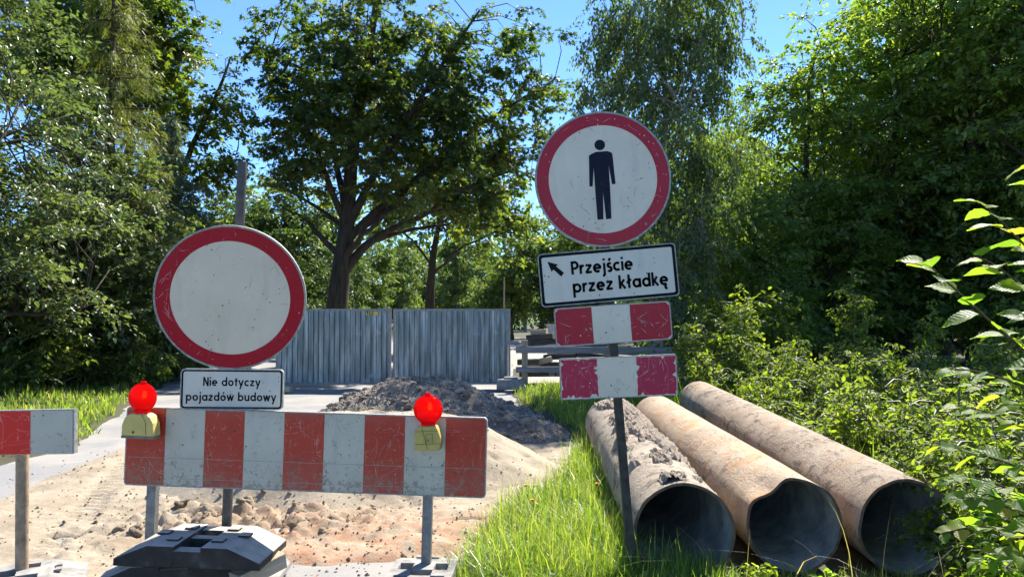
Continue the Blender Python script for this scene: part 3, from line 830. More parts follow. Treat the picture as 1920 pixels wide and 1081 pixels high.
# two small red and white boards
def small_board(cx, cy, wpx, hpx, rot, rad, redm, lab, peel, split):
    uu, vv = fl(cx, cy); W, H = wpx * YR / F, hpx * YR / F
    b = MB().plate(rrect(W, H, rad), 0, 0.004).build('striped_board', M['white_foil'], sr, loc=(uu, 0.0, vv))
    b.rotation_euler = (0, rot, 0); b['label'] = lab
    MB().ring(rrect(W + .006, H + .006, rad + .002), rrect(W - .004, H - .004, rad), -0.002, 0.014).build('rim', M['alu_edge'], b)
    s0, s1 = split
    for (a, c, sd) in ((-W / 2 + .004, -W / 2 + W * s0, 1), (-W / 2 + W * s1, W / 2 - .004, 2)):
        pts = [(a, -H / 2 + .005), (c, -H / 2 + .005), (c, H / 2 - .005), (a, H / 2 - .005)]
        if peel: pts = jag(pts, 0.022, 5 + sd, 16)
        else:
            sg = -1 if a < 0 else 1
            e = 0.02
            pts = [(a, -H / 2 + .005 + (e if sg < 0 else 0)), (a + (e if sg < 0 else 0), -H / 2 + .005), (c - (e if sg > 0 else 0), -H / 2 + .005), (c, -H / 2 + .005 + (e if sg > 0 else 0)),
                   (c, H / 2 - .005 - (e if sg > 0 else 0)), (c - (e if sg > 0 else 0), H / 2 - .005), (a + (e if sg < 0 else 0), H / 2 - .005), (a, H / 2 - .005 - (e if sg < 0 else 0))]
        MB().plate(pts, -0.0014, 0.001).build('red_stripe', M[redm], b)
    scratches(b, W, H, 60, int(cx), 'scratch_white', lmax=.09)
    scratches(b, W, H, 34, int(cx) + 1, 'scratch_dark', y=-0.0021, lmax=.06)
    bracket(sr, 0, vv, 0.016)
    return b
small_board(1149, 604.5, 217, 71, math.radians(0.6), 0.022, 'red_ring', 'upper board, clean crimson and white', False, (0.322, 0.652))
small_board(1158.5, 703.5, 218, 75, math.radians(2.2), 0.006, 'red_pink', 'lower board, pinkish red foil peeling at the edges', True, (0.323, 0.655))

# ---- left-hand sign
YL = 4.52; LEAN_L = math.radians(1.66)
fpx = (417.2, 1086)
base = PX(fpx[0], fpx[1], YL)
sL = thing('traffic_sign', 'round no-entry sign with white plate on grey post behind the long barrier', 'traffic sign', (base.x, base.y, -0.024), (0, LEAN_L, 0))
fl = frame_local((fpx[0], fpx[1] + base.z / YL * F), YL, LEAN_L)
u1, v1 = fl(440, 300)
MB().tube([(0, 0.028, 0.02), (0, 0.028, v1)], 0.029, 14).build('post', M['post_grey'], sL, smooth=False)
ud, vd = fl(436.5, 560)
build_disc(sL, ud, vd, 142.5 * 4.46 / F * 0.942, -0.100, 0.795, (math.radians(11), math.radians(2.0), math.radians(10)))
bracket(sL, 0, vd, -0.012)
up, vp = fl(432, 728); wpl, hpl = 186 * YL / F, 73 * YL / F
pl = MB().plate(rrect(wpl, hpl, 0.025), 0, 0.004).build('exception_plate', M['white_plate'], sL, loc=(up, -0.022, vp))
pl.rotation_euler = (0, math.radians(-0.9), math.radians(3))
MB().ring(rrect(wpl - .008, hpl - .008, 0.022), rrect(wpl - .026, hpl - .026, 0.014), -0.0012, 0.001).build('black_border', M['black_print'], pl)
MB().ring(rrect(wpl + .006, hpl + .006, 0.027), rrect(wpl - .008, hpl - .008, 0.02), -0.003, 0.022).build('rim', M['alu_edge'], pl)
k = YL / F
words_parts('Nie dotyczy', (377.5 - 430) * k, -(722 - 728) * k, 11.0 * k, 104 * k, pl, 0.24, 0.2)
words_parts('pojazdów budowy', (347.0 - 430) * k, -(749.5 - 728) * k, 11.0 * k, 164 * k, pl, 0.24, 0.2)

# ---- long barrier board
TL, TR, BL, BR = PX(232, 762, 4.50), PX(907, 783, 4.38), PX(229, 908, 4.50), PX(905, 932, 4.38)
ex = (TR - TL).normalized(); W = ((TR - TL).length + (BR - BL).length) / 2; H = ((BL - TL).length + (BR - TR).length) / 2
yaw = math.atan2(ex.y, ex.x); roll = -math.asin(ex.z)
ctr = (TL + TR + BL + BR) / 4
bar = thing('barrier', 'long red and white striped barrier board on two steel posts carrying two red lamps', 'barrier', (ctr.x, ctr.y, 0), (0, roll, yaw))
bo = MB().plate(rrect(W, H, 0.022), 0, 0.005).build('board', M['white_board'], bar, loc=(0, 0, ctr.z))
MB().ring(rrect(W + .004, H + .004, 0.024), rrect(W - .010, H - .010, 0.018), -0.0025, 0.028).build('rim', M['alu_edge'], bo)
sw_ = W / 9
for i in range(0, 9, 2):
    a, b = -W / 2 + i * sw_, -W / 2 + (i + 1) * sw_
    a2 = a + 0.004 if i == 0 else a; b2 = b - 0.004 if i == 8 else b
    e = .016
    p = [(a2, -H / 2 + .004 + (e if i == 0 else 0))] + ([(a2 + e, -H / 2 + .004)] if i == 0 else []) + ([(b2 - e, -H / 2 + .004)] if i == 8 else []) + [(b2, -H / 2 + .004 + (e if i == 8 else 0)),
         (b2, H / 2 - .004 - (e if i == 8 else 0))] + ([(b2 - e, H / 2 - .004)] if i == 8 else []) + ([(a2 + e, H / 2 - .004)] if i == 0 else []) + [(a2, H / 2 - .004 - (e if i == 0 else 0))]
    MB().plate(p, -0.0014, 0.001).build('red_stripe', M['red_board'], bo)
MB().box((0, -0.0012, -H * 0.14), (W * 0.985, 0.0012, 0.0022)).box((0.1, -0.0012, -H * 0.40), (W * 0.78, 0.0012, 0.0018)).build('sheet_joint', M['alu_edge'], bo)
scratches(bo, W, H, 300, 3, 'scratch_pale', lmax=.22)
scratches(bo, W, H, 170, 4, 'scratch_dark', y=-0.0021)
inv = (Matrix.Translation(bar.location) @ Euler((0, roll, yaw)).to_matrix().to_4x4()).inverted()
for (px, py, Yd, bot) in ((280, 1035, 4.53, 0.0), (798, 1072, 4.435, 0.08)):
    q = inv @ PX(px, py, Yd)
    MB().box((q.x, 0.052, ctr.z / 2 + 0.05), (0.056, 0.044, ctr.z - 0.10)).box((q.x, 0.0275, ctr.z + .1), (.09, .006, .05)).box((q.x, 0.0275, ctr.z - .1), (.09, .006, .05)).build('post', M['galv'], bar)

# ---- far-left barrier
TL, TR = PX(-300, 775, 4.34), PX(146, 767, 4.30)
ex = (TR - TL).normalized(); W2 = (TR - TL).length; H2 = 82 * 4.3 / F
yaw2 = math.atan2(ex.y, ex.x); roll2 = -math.asin(ex.z)
c2 = (TL + TR) / 2
b2 = thing('barrier', 'short red and white barrier board on brown round post at the left', 'barrier', (c2.x, c2.y, 0), (0, roll2, yaw2))
zc = c2.z - H2 / 2
bo2 = MB().plate(rrect(W2, H2, 0.006), 0, 0.004).build('board', M['white_board'], b2, loc=(0, 0, zc))
MB().box((W2 / 2 - 0.004, 0.014, 0.0), (0.012, 0.032, H2 * 0.98)).box((0, 0.012, H2 / 2), (W2, 0.03, 0.006)).build('rim', M['alu_edge'], bo2)
ws = 83 * 4.3 / F
e = W2 / 2 - ws
while e > -W2 / 2 + ws:
    MB().plate([(e - ws, -H2 / 2 + .003), (e, -H2 / 2 + .003), (e, H2 / 2 - .003), (e - ws, H2 / 2 - .003)], -0.0014, 0.001).build('red_stripe', M['red_left'], bo2)
    e -= 2 * ws
inv2 = (Matrix.Translation(b2.location) @ Euler((0, roll2, yaw2)).to_matrix().to_4x4()).inverted()
q = inv2 @ PX(38, 1000, 4.34)
MB().tube([(q.x, 0.045, 0.05), (q.x, 0.045, zc + 0.05)], 0.034, 16).build('post', M['tan_post'], b2, smooth=True)

# ---- warning lamps
def lamp(px, py, Y, tilt, yaw_, label, kind):
    p = PX(px, py, Y)            # bottom of the lens
    L = thing('warning_lamp', label, 'warning lamp', p, (0, tilt, yaw_), 'red warning lamps on the barrier'); L.scale = (.94, .94, .94)
    R = 0.088
    prof = [(R * math.cos(a), 0.034 * math.sin(a) + 0.0012 * math.sin(R * math.cos(a) * 900) * abs(math.sin(a))) for a in np.radians(np.linspace(90, -90, 61))]
    prof = [(max(r, 1e-4), h) for r, h in prof]
    lens = MB().lathe(prof, 48, 'y').build('lens', M['red_lens'], L, smooth=True, loc=(0, 0, R * 1.04))
    MB().ring(circle(R * 1.02, 48), circle(R * 0.97, 48), -0.006, 0.006).build('lens_seam', M['red_lens'], lens)
    MB().box((0, 0, R + .004), (.03, .022, .022)).build('lens_clip', M['red_lens'], lens)
    MB().lathe([(1e-4, -.025), (.012, -.022), (.014, .0), (.009, .02), (1e-4, .026)], 12).build('bulb', M['amber_core'], lens, loc=(.012, 0, .02))
    MB().lathe([(.046, -.012), (.046, .012), (.03, .024)], 20).build('collar', M['red_lens'], L, smooth=True)
    if kind == 0:
        pts = [(-.105, -.145), (.115, -.145), (.105, -.06), (.078, -.016), (.05, -.005), (-.055, -.006), (-.088, -.03), (-.105, -.075)]
        o = MB().plate([(x * 0.95, z) for x, z in pts], -0.052, 0.045).build('battery_case', M['cream_plastic'], L); bevel(o, 0.013, 3)
        MB().box((0.004, -.004, -.150), (.205, .09, .016)).build('case_foot', M['grey_plastic'], o)
        MB().plate(circle(.0075, 14, -.02, -.118), -0.0545, -0.05).build('lock_screw', M['seam'], o)
        MB().plate([(.03, -.007), (.058, -.055), (.064, -.132), (.061, -.132), (.055, -.054), (.027, -.007)], -0.0535, -0.05).build('case_seam', M['seam'], o)
    else:
        pts = [(-.085, -.15), (.088, -.15), (.092, -.075), (.075, -.03), (.06, -.005), (-.06, -.005), (-.082, -.035), (-.088, -.08)]
        o = MB().plate([(x * 0.9, z) for x, z in pts], -0.058, 0.04).build('battery_case', M['yellow_plastic'], L); bevel(o, 0.010, 3)
        mb = MB()
        for (x0, z0, x1, z1) in ((-.07, -.036, .066, -.03), (-.076, -.112, .08, -.108), (-.005, -.055, -.005, -.108), (.034, -.05, .034, -.108), (-.004, -.052, .034, -.05), (-.03, -.01, .002, -.14)):
            d = np.array([x1 - x0, z1 - z0]); L_ = np.linalg.norm(d); nn = np.array([-d[1], d[0]]) / L_ * .0011
            mb.plate([(x0 + nn[0], z0 + nn[1]), (x0 - nn[0], z0 - nn[1]), (x1 - nn[0], z1 - nn[1]), (x1 + nn[0], z1 + nn[1])], -0.0595, -0.057)
        mb.build('case_seam', M['seam'], o)
        MB().plate(circle(.007, 14, .008, -.09), -0.061, -0.057).build('lock_screw', M['galv'], o)
    return L
lamp(266, 772, 4.42, math.radians(2), yaw, 'red warning lamp on cream battery case at the left end of the barrier', 0)
lamp(803, 795, 4.33, math.radians(-1), yaw, 'red warning lamp on yellow battery case near the right end of the barrier', 1)

# ---- rubber foot blocks
def foot_block_mesh(name, L, Wd, Hh, mat, flat=0.55):
    mb = MB(); hl = L / 2; hw = Wd / 2; f = hl * flat; tip = 0.35 * Hh
    for sx in (-1, 1):
        # outer half: slab with a sloping end, leaving the middle slot open
        prof = [(0.10 * L * 0.9, 0), (hl, 0), (hl, tip), (f, Hh), (0.10 * L * 0.9, Hh)]
        pts = [(sx * x, z) for x, z in prof]
        if sx < 0: pts = pts[::-1]
        mb.plate(pts, -hw, hw)
    mb.box((0, hw * 0.80, Hh * .46), (0.2 * L, hw * 0.38, Hh * .90)).box((0, -hw * 0.80, Hh * .40), (0.2 * L, hw * 0.38, Hh * .78)).box((0, 0, Hh * .2), (0.2 * L, hw * 1.3, Hh * .36))
    mb.box((0.0, hw * 0.1, Hh * .44), (0.2 * L, hw * 0.3, Hh * .86))
    for (x, y) in ((-.2, .55), (-.2, -.45), (.2, .55), (.2, -.45), (.32, .05), (-.32, .05)):
        mb.box((x * L * (0.9 if abs(x) > .25 else .78), y * hw, Hh + .005), (0.085 * L, hw * .30, .016))
    return mb.mesh(name, mat)
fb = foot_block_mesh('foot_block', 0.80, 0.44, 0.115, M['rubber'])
fd = foot_block_mesh('foot_block', 0.80, 0.40, 0.10, M['rubber_dusty'], 0.8)
def slab_mesh(name, Wd, L, Hh, mat):
    mb = MB(); xs_ = [-.5, -.39, -.17, .17, .39, .5]; ys_ = [-.5, -.2, -.06, .06, .13, .2, .27, .5]
    holes = {(1, 3), (1, 4), (3, 3), (3, 4), (1, 1), (3, 1), (2, 2)}
    zt = lambda x, y: Hh * (1 - .5 * max(0, abs(y) - .42) / .08)
    for i in range(5):
        for j in range(7):
            if (i, j) in holes: continue
            p = [(xs_[a] * Wd, ys_[b] * L, (0 if c == 0 else zt(xs_[a], ys_[b]))) for c in (0, 1) for b in (j, j + 1) for a in (i, i + 1)]
            mb.add(p, np.array([[0, 2, 3, 1], [4, 5, 7, 6], [0, 1, 5, 4], [1, 3, 7, 5], [3, 2, 6, 7], [2, 0, 4, 6]]))
    mb.box((0, 0, .012), (Wd * .96, L * .96, .02))
    for (x, y) in ((-.12, .24), (.12, .24), (-.28, -.33), (.28, -.33)): mb.plate(circle(.02, 12, x * Wd, 0), 0, .001) if False else mb.box((x * Wd, y * L * 1.35, Hh + .003), (.05, .03, .012))
    return mb.mesh(name, mat)
fs_ = slab_mesh('foot_block', 0.37, 0.80, 0.10, M['rubber_dusty'])
def block(me, loc, rz, label, rot=(0, 0), grp='rubber foot blocks'):
    o = obj('foot_block', me, None, loc); o.rotation_euler = (rot[0], rot[1], rz)
    if me is not fs_: bevel(o, 0.007, 2)
    return tag(o, label, 'foot block', grp)
pc = PX(356, 1058, 4.08)
xs = XA(376, 4.25)
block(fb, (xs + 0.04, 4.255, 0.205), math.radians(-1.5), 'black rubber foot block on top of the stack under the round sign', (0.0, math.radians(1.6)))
block(fd, (xs + 0.02, 4.46, 0.0), math.radians(3), 'dusty rubber foot block at the bottom of the stack under the round sign')
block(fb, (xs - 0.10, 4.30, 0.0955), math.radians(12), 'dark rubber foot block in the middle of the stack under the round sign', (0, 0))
block(fs_, (XA(796, 4.42), 4.29, 0.0), math.radians(-3), 'dusty rubber foot block holding the right post of the long barrier')
block(fs_, (XA(50, 4.38), 4.26, 0.0), math.radians(-62), 'dusty rubber foot block under the brown post of the left barrier')
pk = MB().box((0, 0, 0), (.30, .10, .085)).build('wooden_wedge', M['wood_pale'], None, loc=(xs + .37, 4.20, .145))
pk.rotation_euler = (0.05, math.radians(-10), math.radians(52)); bevel(pk, 0.004)
tag(pk, 'pale wooden offcut wedged under the right end of the top foot block', 'wood block')

# ================================================================== GATE
YG = 16.6
t = NT('gate_sheet')
n1 = t.noise(3.0, 4, 0.6, aniso=(3.0, 1, 0.35)); n2 = t.noise(14, 5, 0.6, 0.5); n3 = t.noise(2.2, 4, 0.6)
c = t.ramp(n1, [(0.3, (0.085, 0.108, 0.112)), (0.5, (0.17, 0.20, 0.205)), (0.72, (0.36, 0.39, 0.39))])
c = t.mix(t.math('MULTIPLY', t.ramp(n2, [(0.58, 0.0), (0.7, 1.0)]), 0.35), c, (0.14, 0.13, 0.12))
c = t.mix(t.ramp(n3, [(0.62, 0.0), (0.72, 0.45)]), c, (0.55, 0.58, 0.58))
t.base(c); t.set(Roughness=0.42, Metallic=0.55); t.bump(n3, 0.3, 0.05); M['gate_sheet'] = t.m
def corrugated(x0, x1, z0, z1, seed):
    pitch = 0.118; prof = []
    x = x0; i = 0
    while x < x1:
        for dx, dy in ((0.0, 0.0), (0.062, 0.0), (0.072, 0.034), (0.108, 0.034)):
            if x + dx < x1: prof.append((x + dx, dy))
        x += pitch
    prof.append((x1, 0.0))
    zs = np.linspace(z0, z1, 12); n = len(prof); P = np.array(prof)
    X = np.repeat(P[:, 0][None], 12, 0); Yy = np.repeat(P[:, 1][None], 12, 0); Z = np.repeat(zs[:, None], n, 1)
    Yy = Yy + 0.035 * (fbm(X * 2.2 + seed, Z * 2.2, 3, seed) - 0.5)
    V = np.stack([X, Yy, Z], -1).reshape(-1, 3)
    i = np.arange(11)[:, None] * n; j = np.arange(n - 1)[None]
    return V, np.stack([i + j, i + j + 1, i + n + j + 1, i + n + j], -1).reshape(-1, 4)
def gate(pxa, pxb, label, seed, rz, tagsign):
    xa, xb = XA(pxa, YG), XA(pxb, YG); Wg = xb - xa; top = PX(700, 579, YG).z
    g = thing('gate_leaf', label, 'gate', ((xa + xb) / 2, YG, 0), (0, 0, rz), 'leaves of the sheet metal gate')
    for k in range(3):
        a = -Wg / 2 + 0.03 + k * (Wg - 0.06) / 3; b = a + (Wg - 0.06) / 3 + (0.01 if k < 2 else 0)
        V, q = corrugated(a, b, 0.07, top - 0.03, seed + k)
        V[:, 1] -= 0.004 * (k % 2)
        s = MB().add(V, q).build('metal_sheet', M['gate_sheet'], g)
    fr = [((-Wg / 2, .05, .06), (-Wg / 2, .05, top)), ((Wg / 2, .05, .06), (Wg / 2, .05, top))]
    for a, b in fr: MB().box(((a[0] + b[0]) / 2, .02, (a[2] + b[2]) / 2), (.05, .06, b[2] - a[2] - .05)).build('frame_bar', M['galv'], g)
    for z in (top - 0.02, 0.09): MB().box((0, .02, z), (Wg + .05, .062, .05)).build('frame_bar', M['galv'], g)
    MB().box((0, .06, top * .5), (Wg * 1.08, .03, .04), (0, math.atan2(top * .8, Wg), 0)).build('brace', M['galv'], g)
    if tagsign:
        xx, zz = XA(698, YG) - (xa + xb) / 2, PX(698, 587, YG).z
        s = MB().box((xx, -.03, zz), (.27, .006, .085)).build('yellow_tag', M['yellow_plastic'], g)
        o = text_mesh(MB(), 'TLC', xx - .125, zz - .034, .050, -.0345, sw=.36, gap=.25, width=.17).build('lettering', M['black_print'], s)
        o['label'] = 'small black letters TLC'
    return g
gate(521, 731.5, 'left leaf of the grey corrugated metal gate with a small yellow tag', 3, math.radians(0.6), True)
gate(739.5, 955, 'right leaf of the grey corrugated metal gate next to the wooden rails', 9, math.radians(-0.5), False)
o = MB().box((0, 0, .11), (.62, .34, .22)).box((.0, 0, .24), (.3, .2, .05)).build('concrete_foot', plain('concrete', (.22, .22, .21), .9, 0, .3, 12, .4), None, loc=(XA(958, 16.2), 16.2, 0.0)); bevel(o, .02)
tag(o, 'small concrete foot on the ground at the right edge of the gate', 'concrete foot')
o = MB().box((0, 0, .06), (.62, .14, .12)).build('timber_beam', M['wood_pale'], None, loc=(XA(522, 15.6), 15.6, 0)); o.rotation_euler = (0, 0, -.2)
tag(o, 'short yellowish timber lying below the left end of the gate', 'timber')
# post beyond the gate
MB().tube([(0, 0, 0), (0.02, 0, 2.6)], .02, 8).build('utility_post', M['wood_post'], None, loc=(XA(944, 19), 19, 0))
tag(bpy.data.objects['utility_post'], 'thin pale post rising behind the right end of the gate', 'post')

# ---- wooden rail fence and timber stack right of the gate
rf = thing('rail_fence', 'weathered wooden rail fence between the gate and the striped sign boards', 'fence', (XA(1110, 16.2), 16.2, 0))
cx = XA(1110, 16.2)
def fx(px): return XA(px, 16.2) - cx
for px in (984, 1238):
    MB().box((fx(px), 0.07, .53), (.135, .10, 1.06)).build('fence_post', M['wood_post'], rf)
za, zb = PX(984, 656, 16.2).z, PX(984, 692, 16.2).z
MB().box(((fx(967) + fx(1263)) / 2, 0, za), (fx(1263) - fx(967), .05, .145), (0, .004, 0)).build('rail', M['wood_grey'], rf)
MB().box(((fx(967) + fx(1150)) / 2, 0, zb), (fx(1150) - fx(967), .05, .125), (0, -.006, 0)).build('rail', M['wood_grey'], rf)
for o in rf.children: bevel(o, .008)
r = np.random.default_rng(12)
spots = [(1013, 641, 17.6, 52, 'wood_dark'), (1013, 631, 17.6, 50, 'wood_dark'), (1011, 622, 17.7, 30, 'wood_pale'), (1065, 640, 17.9, 60, 'wood_dark'), (1070, 628, 18.0, 50, 'wood_grey'),
         (1018, 676, 17.3, 34, 'wood_pale'), (1000, 686, 17.2, 26, 'wood_pale'), (990, 678, 17.1, 40, 'wood_dark'), (1030, 684, 17.4, 40, 'wood_dark'), (1050, 668, 17.6, 60, 'wood_dark'),
         (1110, 684, 17.6, 70, 'wood_dark'), (1120, 668, 17.7, 90, 'wood_dark'), (1130, 700, 17.4, 90, 'wood_dark'), (1060, 700, 17.3, 70, 'wood_grey'), (1010, 700, 17.3, 70, 'wood_dark'),
         (1180, 690, 17.8, 80, 'wood_dark'), (1190, 672, 17.9, 70, 'wood_grey')]
words = {'wood_dark': 'dark weathered', 'wood_pale': 'pale freshly cut', 'wood_grey': 'grey weathered'}
for i, (px, py, Y, wpx, m) in enumerate(spots):
    p = PX(px, py, Y); L = wpx * Y / F
    o = MB().box((0, 0, 0), (L, 0.3, .125)).build('timber_beam', M[m], None, loc=p)
    o.rotation_euler = (0, r.uniform(-.12, .12) * (2.2 if m == 'wood_pale' else 1), r.uniform(-.35, .35)); bevel(o, .01)
    tag(o, words[m] + ' timber in the stack behind the rail fence', 'timber', words[m] + ' timbers behind the rail fence')
o = MB().box((0, 0, .5), (.5, .3, 1.0)).build('grey_cabinet', plain('cab', (.34, .36, .38), .7), None, loc=(XA(1042, 22), 22, 0.35)); tag(o, 'pale grey box standing behind the timber stack', 'cabinet')

# ================================================================== PIPES
def pipe_material(name, a, b, c_, rustc, mud, lvl):
    t = NT(name)
    n1 = t.noise(1.6, 6, 0.65, 0.4); n2 = t.noise(6, 9, 0.78, 0.6, aniso=(1, 0.55, 1)); n3 = t.noise(38, 6, 0.7)
    c = t.ramp(n1, [(0.28, a), (0.5, b), (0.75, c_)])
    c = t.mix(t.math('MULTIPLY', t.ramp(t.noise(3.1, 5, 0.65, 0.6), [(0.5, 0.0), (0.66, 1.0)]), 0.75), c, rustc)
    c = t.mix(t.math('MULTIPLY', t.ramp(n2, [(lvl, 0.0), (lvl + .06, 1.0)]), 0.85), c, mud)
    c = t.mix(t.math('MULTIPLY', n3, 0.32), c, (0.16, 0.12, 0.085))
    fl_ = t.ramp(t.noise(21, 8, 0.8, 0.3, aniso=(1, 0.45, 1)), [(0.56, 0.0), (0.60, 1.0)])
    c = t.mix(t.math('MULTIPLY', t.math('MULTIPLY', fl_, t.ramp(t.noise(2.3, 3), [(0.42, 0.0), (0.6, 1.0)])), 0.7), c, (0.075, 0.055, 0.042))
    ln = t.line(2.4, 0.006, 3, 0.5, (.2, .9, .4))
    c = t.mix(t.math('MULTIPLY', ln, 0.5), c, (0.13, 0.10, 0.08))
    t.base(c); t.set(Roughness=0.85); t.b.inputs['Specular IOR Level'].default_value = 0.25
    t.bump(t.math('ADD', n2, t.math('MULTIPLY', n3, 0.6)), 0.9, 0.025)
    return t.m
M['pipe_1'] = pipe_material('pipe_1', (0.26, 0.22, 0.17), (0.42, 0.345, 0.255), (0.53, 0.45, 0.345), (0.34, 0.29, 0.23), (0.09, 0.075, 0.06), 0.515)
M['pipe_2'] = pipe_material('pipe_2', (0.34, 0.25, 0.17), (0.50, 0.37, 0.25), (0.56, 0.46, 0.35), (0.56, 0.27, 0.09), (0.16, 0.13, 0.10), 0.57)
M['pipe_3'] = pipe_material('pipe_3', (0.25, 0.20, 0.145), (0.39, 0.305, 0.22), (0.48, 0.40, 0.30), (0.40, 0.25, 0.14), (0.11, 0.085, 0.065), 0.525)
M['pipe_inside'] = plain('pipe_inside', (0.36, 0.34, 0.30), 0.8, 0, .5, 6)
M['mud'] = M['clod_soil']
def pipe(label, near, far, R, mat, deform, seed, mud):
    A = Vector((near[0], near[1], R)); B = Vector((far[0], far[1], R))
    L = (B - A).length; rz = math.atan2(-(B.x - A.x), B.y - A.y)
    o = thing('steel_pipe', label, 'pipe', (A.x, A.y, 0.0), (0, 0, rz), 'big steel pipes lying side by side')
    ns, nl = 72, 60
    th = np.linspace(0, 2 * np.pi, ns, endpoint=False); yy = np.concatenate([np.linspace(0, .5, 14, endpoint=False), np.linspace(.5, L, nl - 14)])
    T, Yv = np.meshgrid(th, yy)
    def rad(T, Yv, inner):
        d = deform(T, Yv)
        n = 0.006 * (fbm(T * 3 + 5, Yv * 2, 3, seed) - .5)
        return R * (1 + d) + n - (0.017 if inner else 0)
    mats = []
    edge = 0.018 * (vnoise(th * 4, th * 0, seed) - .5)
    Yo = Yv.copy(); Yo[0] += edge
    for inner in (0, 1):
        r_ = rad(T, Yv, inner)
        V = np.stack([r_ * np.cos(T), Yo, R + r_ * np.sin(T)], -1).reshape(-1, 3)
        i = np.arange(nl - 1)[:, None] * ns; j = np.arange(ns)[None]; k = (j + 1) % ns
        q = np.stack([i + j, i + k, i + ns + k, i + ns + j], -1).reshape(-1, 4)
        if inner: q = q[:, ::-1]
        if inner == 0:
            mb = MB().add(V, q)
            Vi = V
        else:
            MB().add(V, q).build('inner_wall', M['pipe_inside'], o, smooth=True)
            for e in (0, nl - 1):
                m2 = MB()
                m2.add(np.vstack([Vi[e * ns:(e + 1) * ns], V[e * ns:(e + 1) * ns]]), np.array([[s, (s + 1) % ns, ns + (s + 1) % ns, ns + s] for s in range(ns)]))
                m2.build('cut_edge', M['rust_post'], o)
    mb.build('outer_wall', M[mat], o, smooth=True)
    if mud:
        a0, a1, n_a, amp, lv = mud
        tt = np.linspace(a0, a1, n_a); ym = np.linspace(0.06, L - 0.05, 170)
        T, Yv = np.meshgrid(tt, ym)
        ed = np.clip((T - a0) * 3, 0, 1) * np.clip((a1 - T) * 3, 0, 1)
        th_ = fbm(T * 2.6 + 4, Yv * 2.3, 5, seed + 3) - lv - 0.10 * (1 - ed) - 0.12 * (1 - np.clip((Yv - .06) * 5, 0, 1))
        hgt = np.clip(th_, -0.05, 0.13) * amp * (0.55 + 0.9 * vnoise(T * 13, Yv * 13, seed + 6)) + 0.016 * (vnoise(T * 30, Yv * 26, seed + 8) - .5) * (th_ > 0)
        r_ = rad(T, Yv, 0) + np.where(th_ > 0, hgt, -0.012)
        V = np.stack([r_ * np.cos(T), Yv, R + r_ * np.sin(T)], -1).reshape(-1, 3)
        nc = len(tt); i = np.arange(len(ym) - 1)[:, None] * nc; j = np.arange(nc - 1)[None]
        q = np.stack([i + j, i + nc + j, i + nc + j + 1, i + j + 1], -1).reshape(-1, 4)
        m = MB().add(V, q).build('dried_mud', M['mud'], o, smooth=False); m['label'] = 'lumpy grey mud caked along the crown of the pipe'
        rr = np.random.default_rng(seed)
        n = 500; ti = rr.uniform(a0 + .15, a1 - .15, n); yi = rr.uniform(.1, L - .1, n)
        keep = (fbm(ti * 2.6 + 4, yi * 2.3, 5, seed + 3) - lv) > 0.01
        ti, yi = ti[keep], yi[keep]; s = rr.uniform(.006, .022, len(ti)); r_ = R + .012
        if len(ti): pebbles(np.column_stack([r_ * np.cos(ti), yi, R + r_ * np.sin(ti)]), s, seed, 'mud_crumbs', M['mud'], o)
    return o
def d_none(T, Y): return 0.012 * np.sin(2 * T + 1)
def d_dent(T, Y):
    near = np.exp(-(Y / 0.30) ** 2)
    top = lambda a, w: np.exp(-((T - math.radians(a)) / w) ** 2)
    return near * (-0.15 * top(126, .32) + 0.04 * top(150, .22) - 0.03 * top(70, .3) + 0.02 * top(95, .16)) + 0.006 * np.sin(3 * T)
def d_three(T, Y): return 0.012 * np.sin(2 * T) + np.exp(-(Y / .2) ** 2) * (0.012 * np.sin(4 * T))
pipe('leftmost big pipe, dusty tan, with thick grey mud caked on top', (1.005, 4.38), (1.17, 8.9), 0.293, 'pipe_1', d_none, 3, (math.radians(35), math.radians(128), 90, 0.30, 0.41))
pipe('middle big pipe, orange rusty clay colour, with a dented mouth', (1.715, 4.55), (1.80, 9.3), 0.290, 'pipe_2', d_dent, 5, None)
pipe('right-hand big pipe, brown, mouth half hidden by leaves', (2.375, 4.5), (2.86, 11.4), 0.290, 'pipe_3', d_three, 8, None)

# ================================================================== VEGETATION
T_OVAL = (np.array([[0, 0, 0], [.45, .30, .07], [1, 0, -.05], [.45, -.30, .07]]), np.array([[0, 1, 2], [0, 2, 3]]))
T_OVATE = (np.array([[0, 0, 0], [.25, .27, .05], [.65, .22, .04], [1, 0, -.10], [.65, -.22, .04], [.25, -.27, .05]]), np.array([[0, 1, 2], [0, 2, 3], [0, 3, 4], [0, 4, 5]]))
T_MAPLE = (np.array([[0, 0, 0], [.02, .46, -.05], [.32, .22, .02], [.66, .50, -.06], [.60, .15, .02], [1.05, 0, -.10], [.60, -.15, .02], [.66, -.50, -.06], [.32, -.22, .02], [.02, -.46, -.05]]),
           np.array([[0, 1, 2], [0, 2, 4], [2, 3, 4], [0, 4, 5], [0, 5, 6], [0, 6, 8], [6, 7, 8], [0, 8, 9]]))
T_NEEDLE = (np.array([[0, .5, 0], [1, .12, 0], [1, -.12, 0], [0, -.5, 0]]) * np.array([1, .12, 1]), np.array([[0, 1, 2], [0, 2, 3]]))

def norm(a): return a / (np.linalg.norm(a, axis=-1, keepdims=True) + 1e-9)

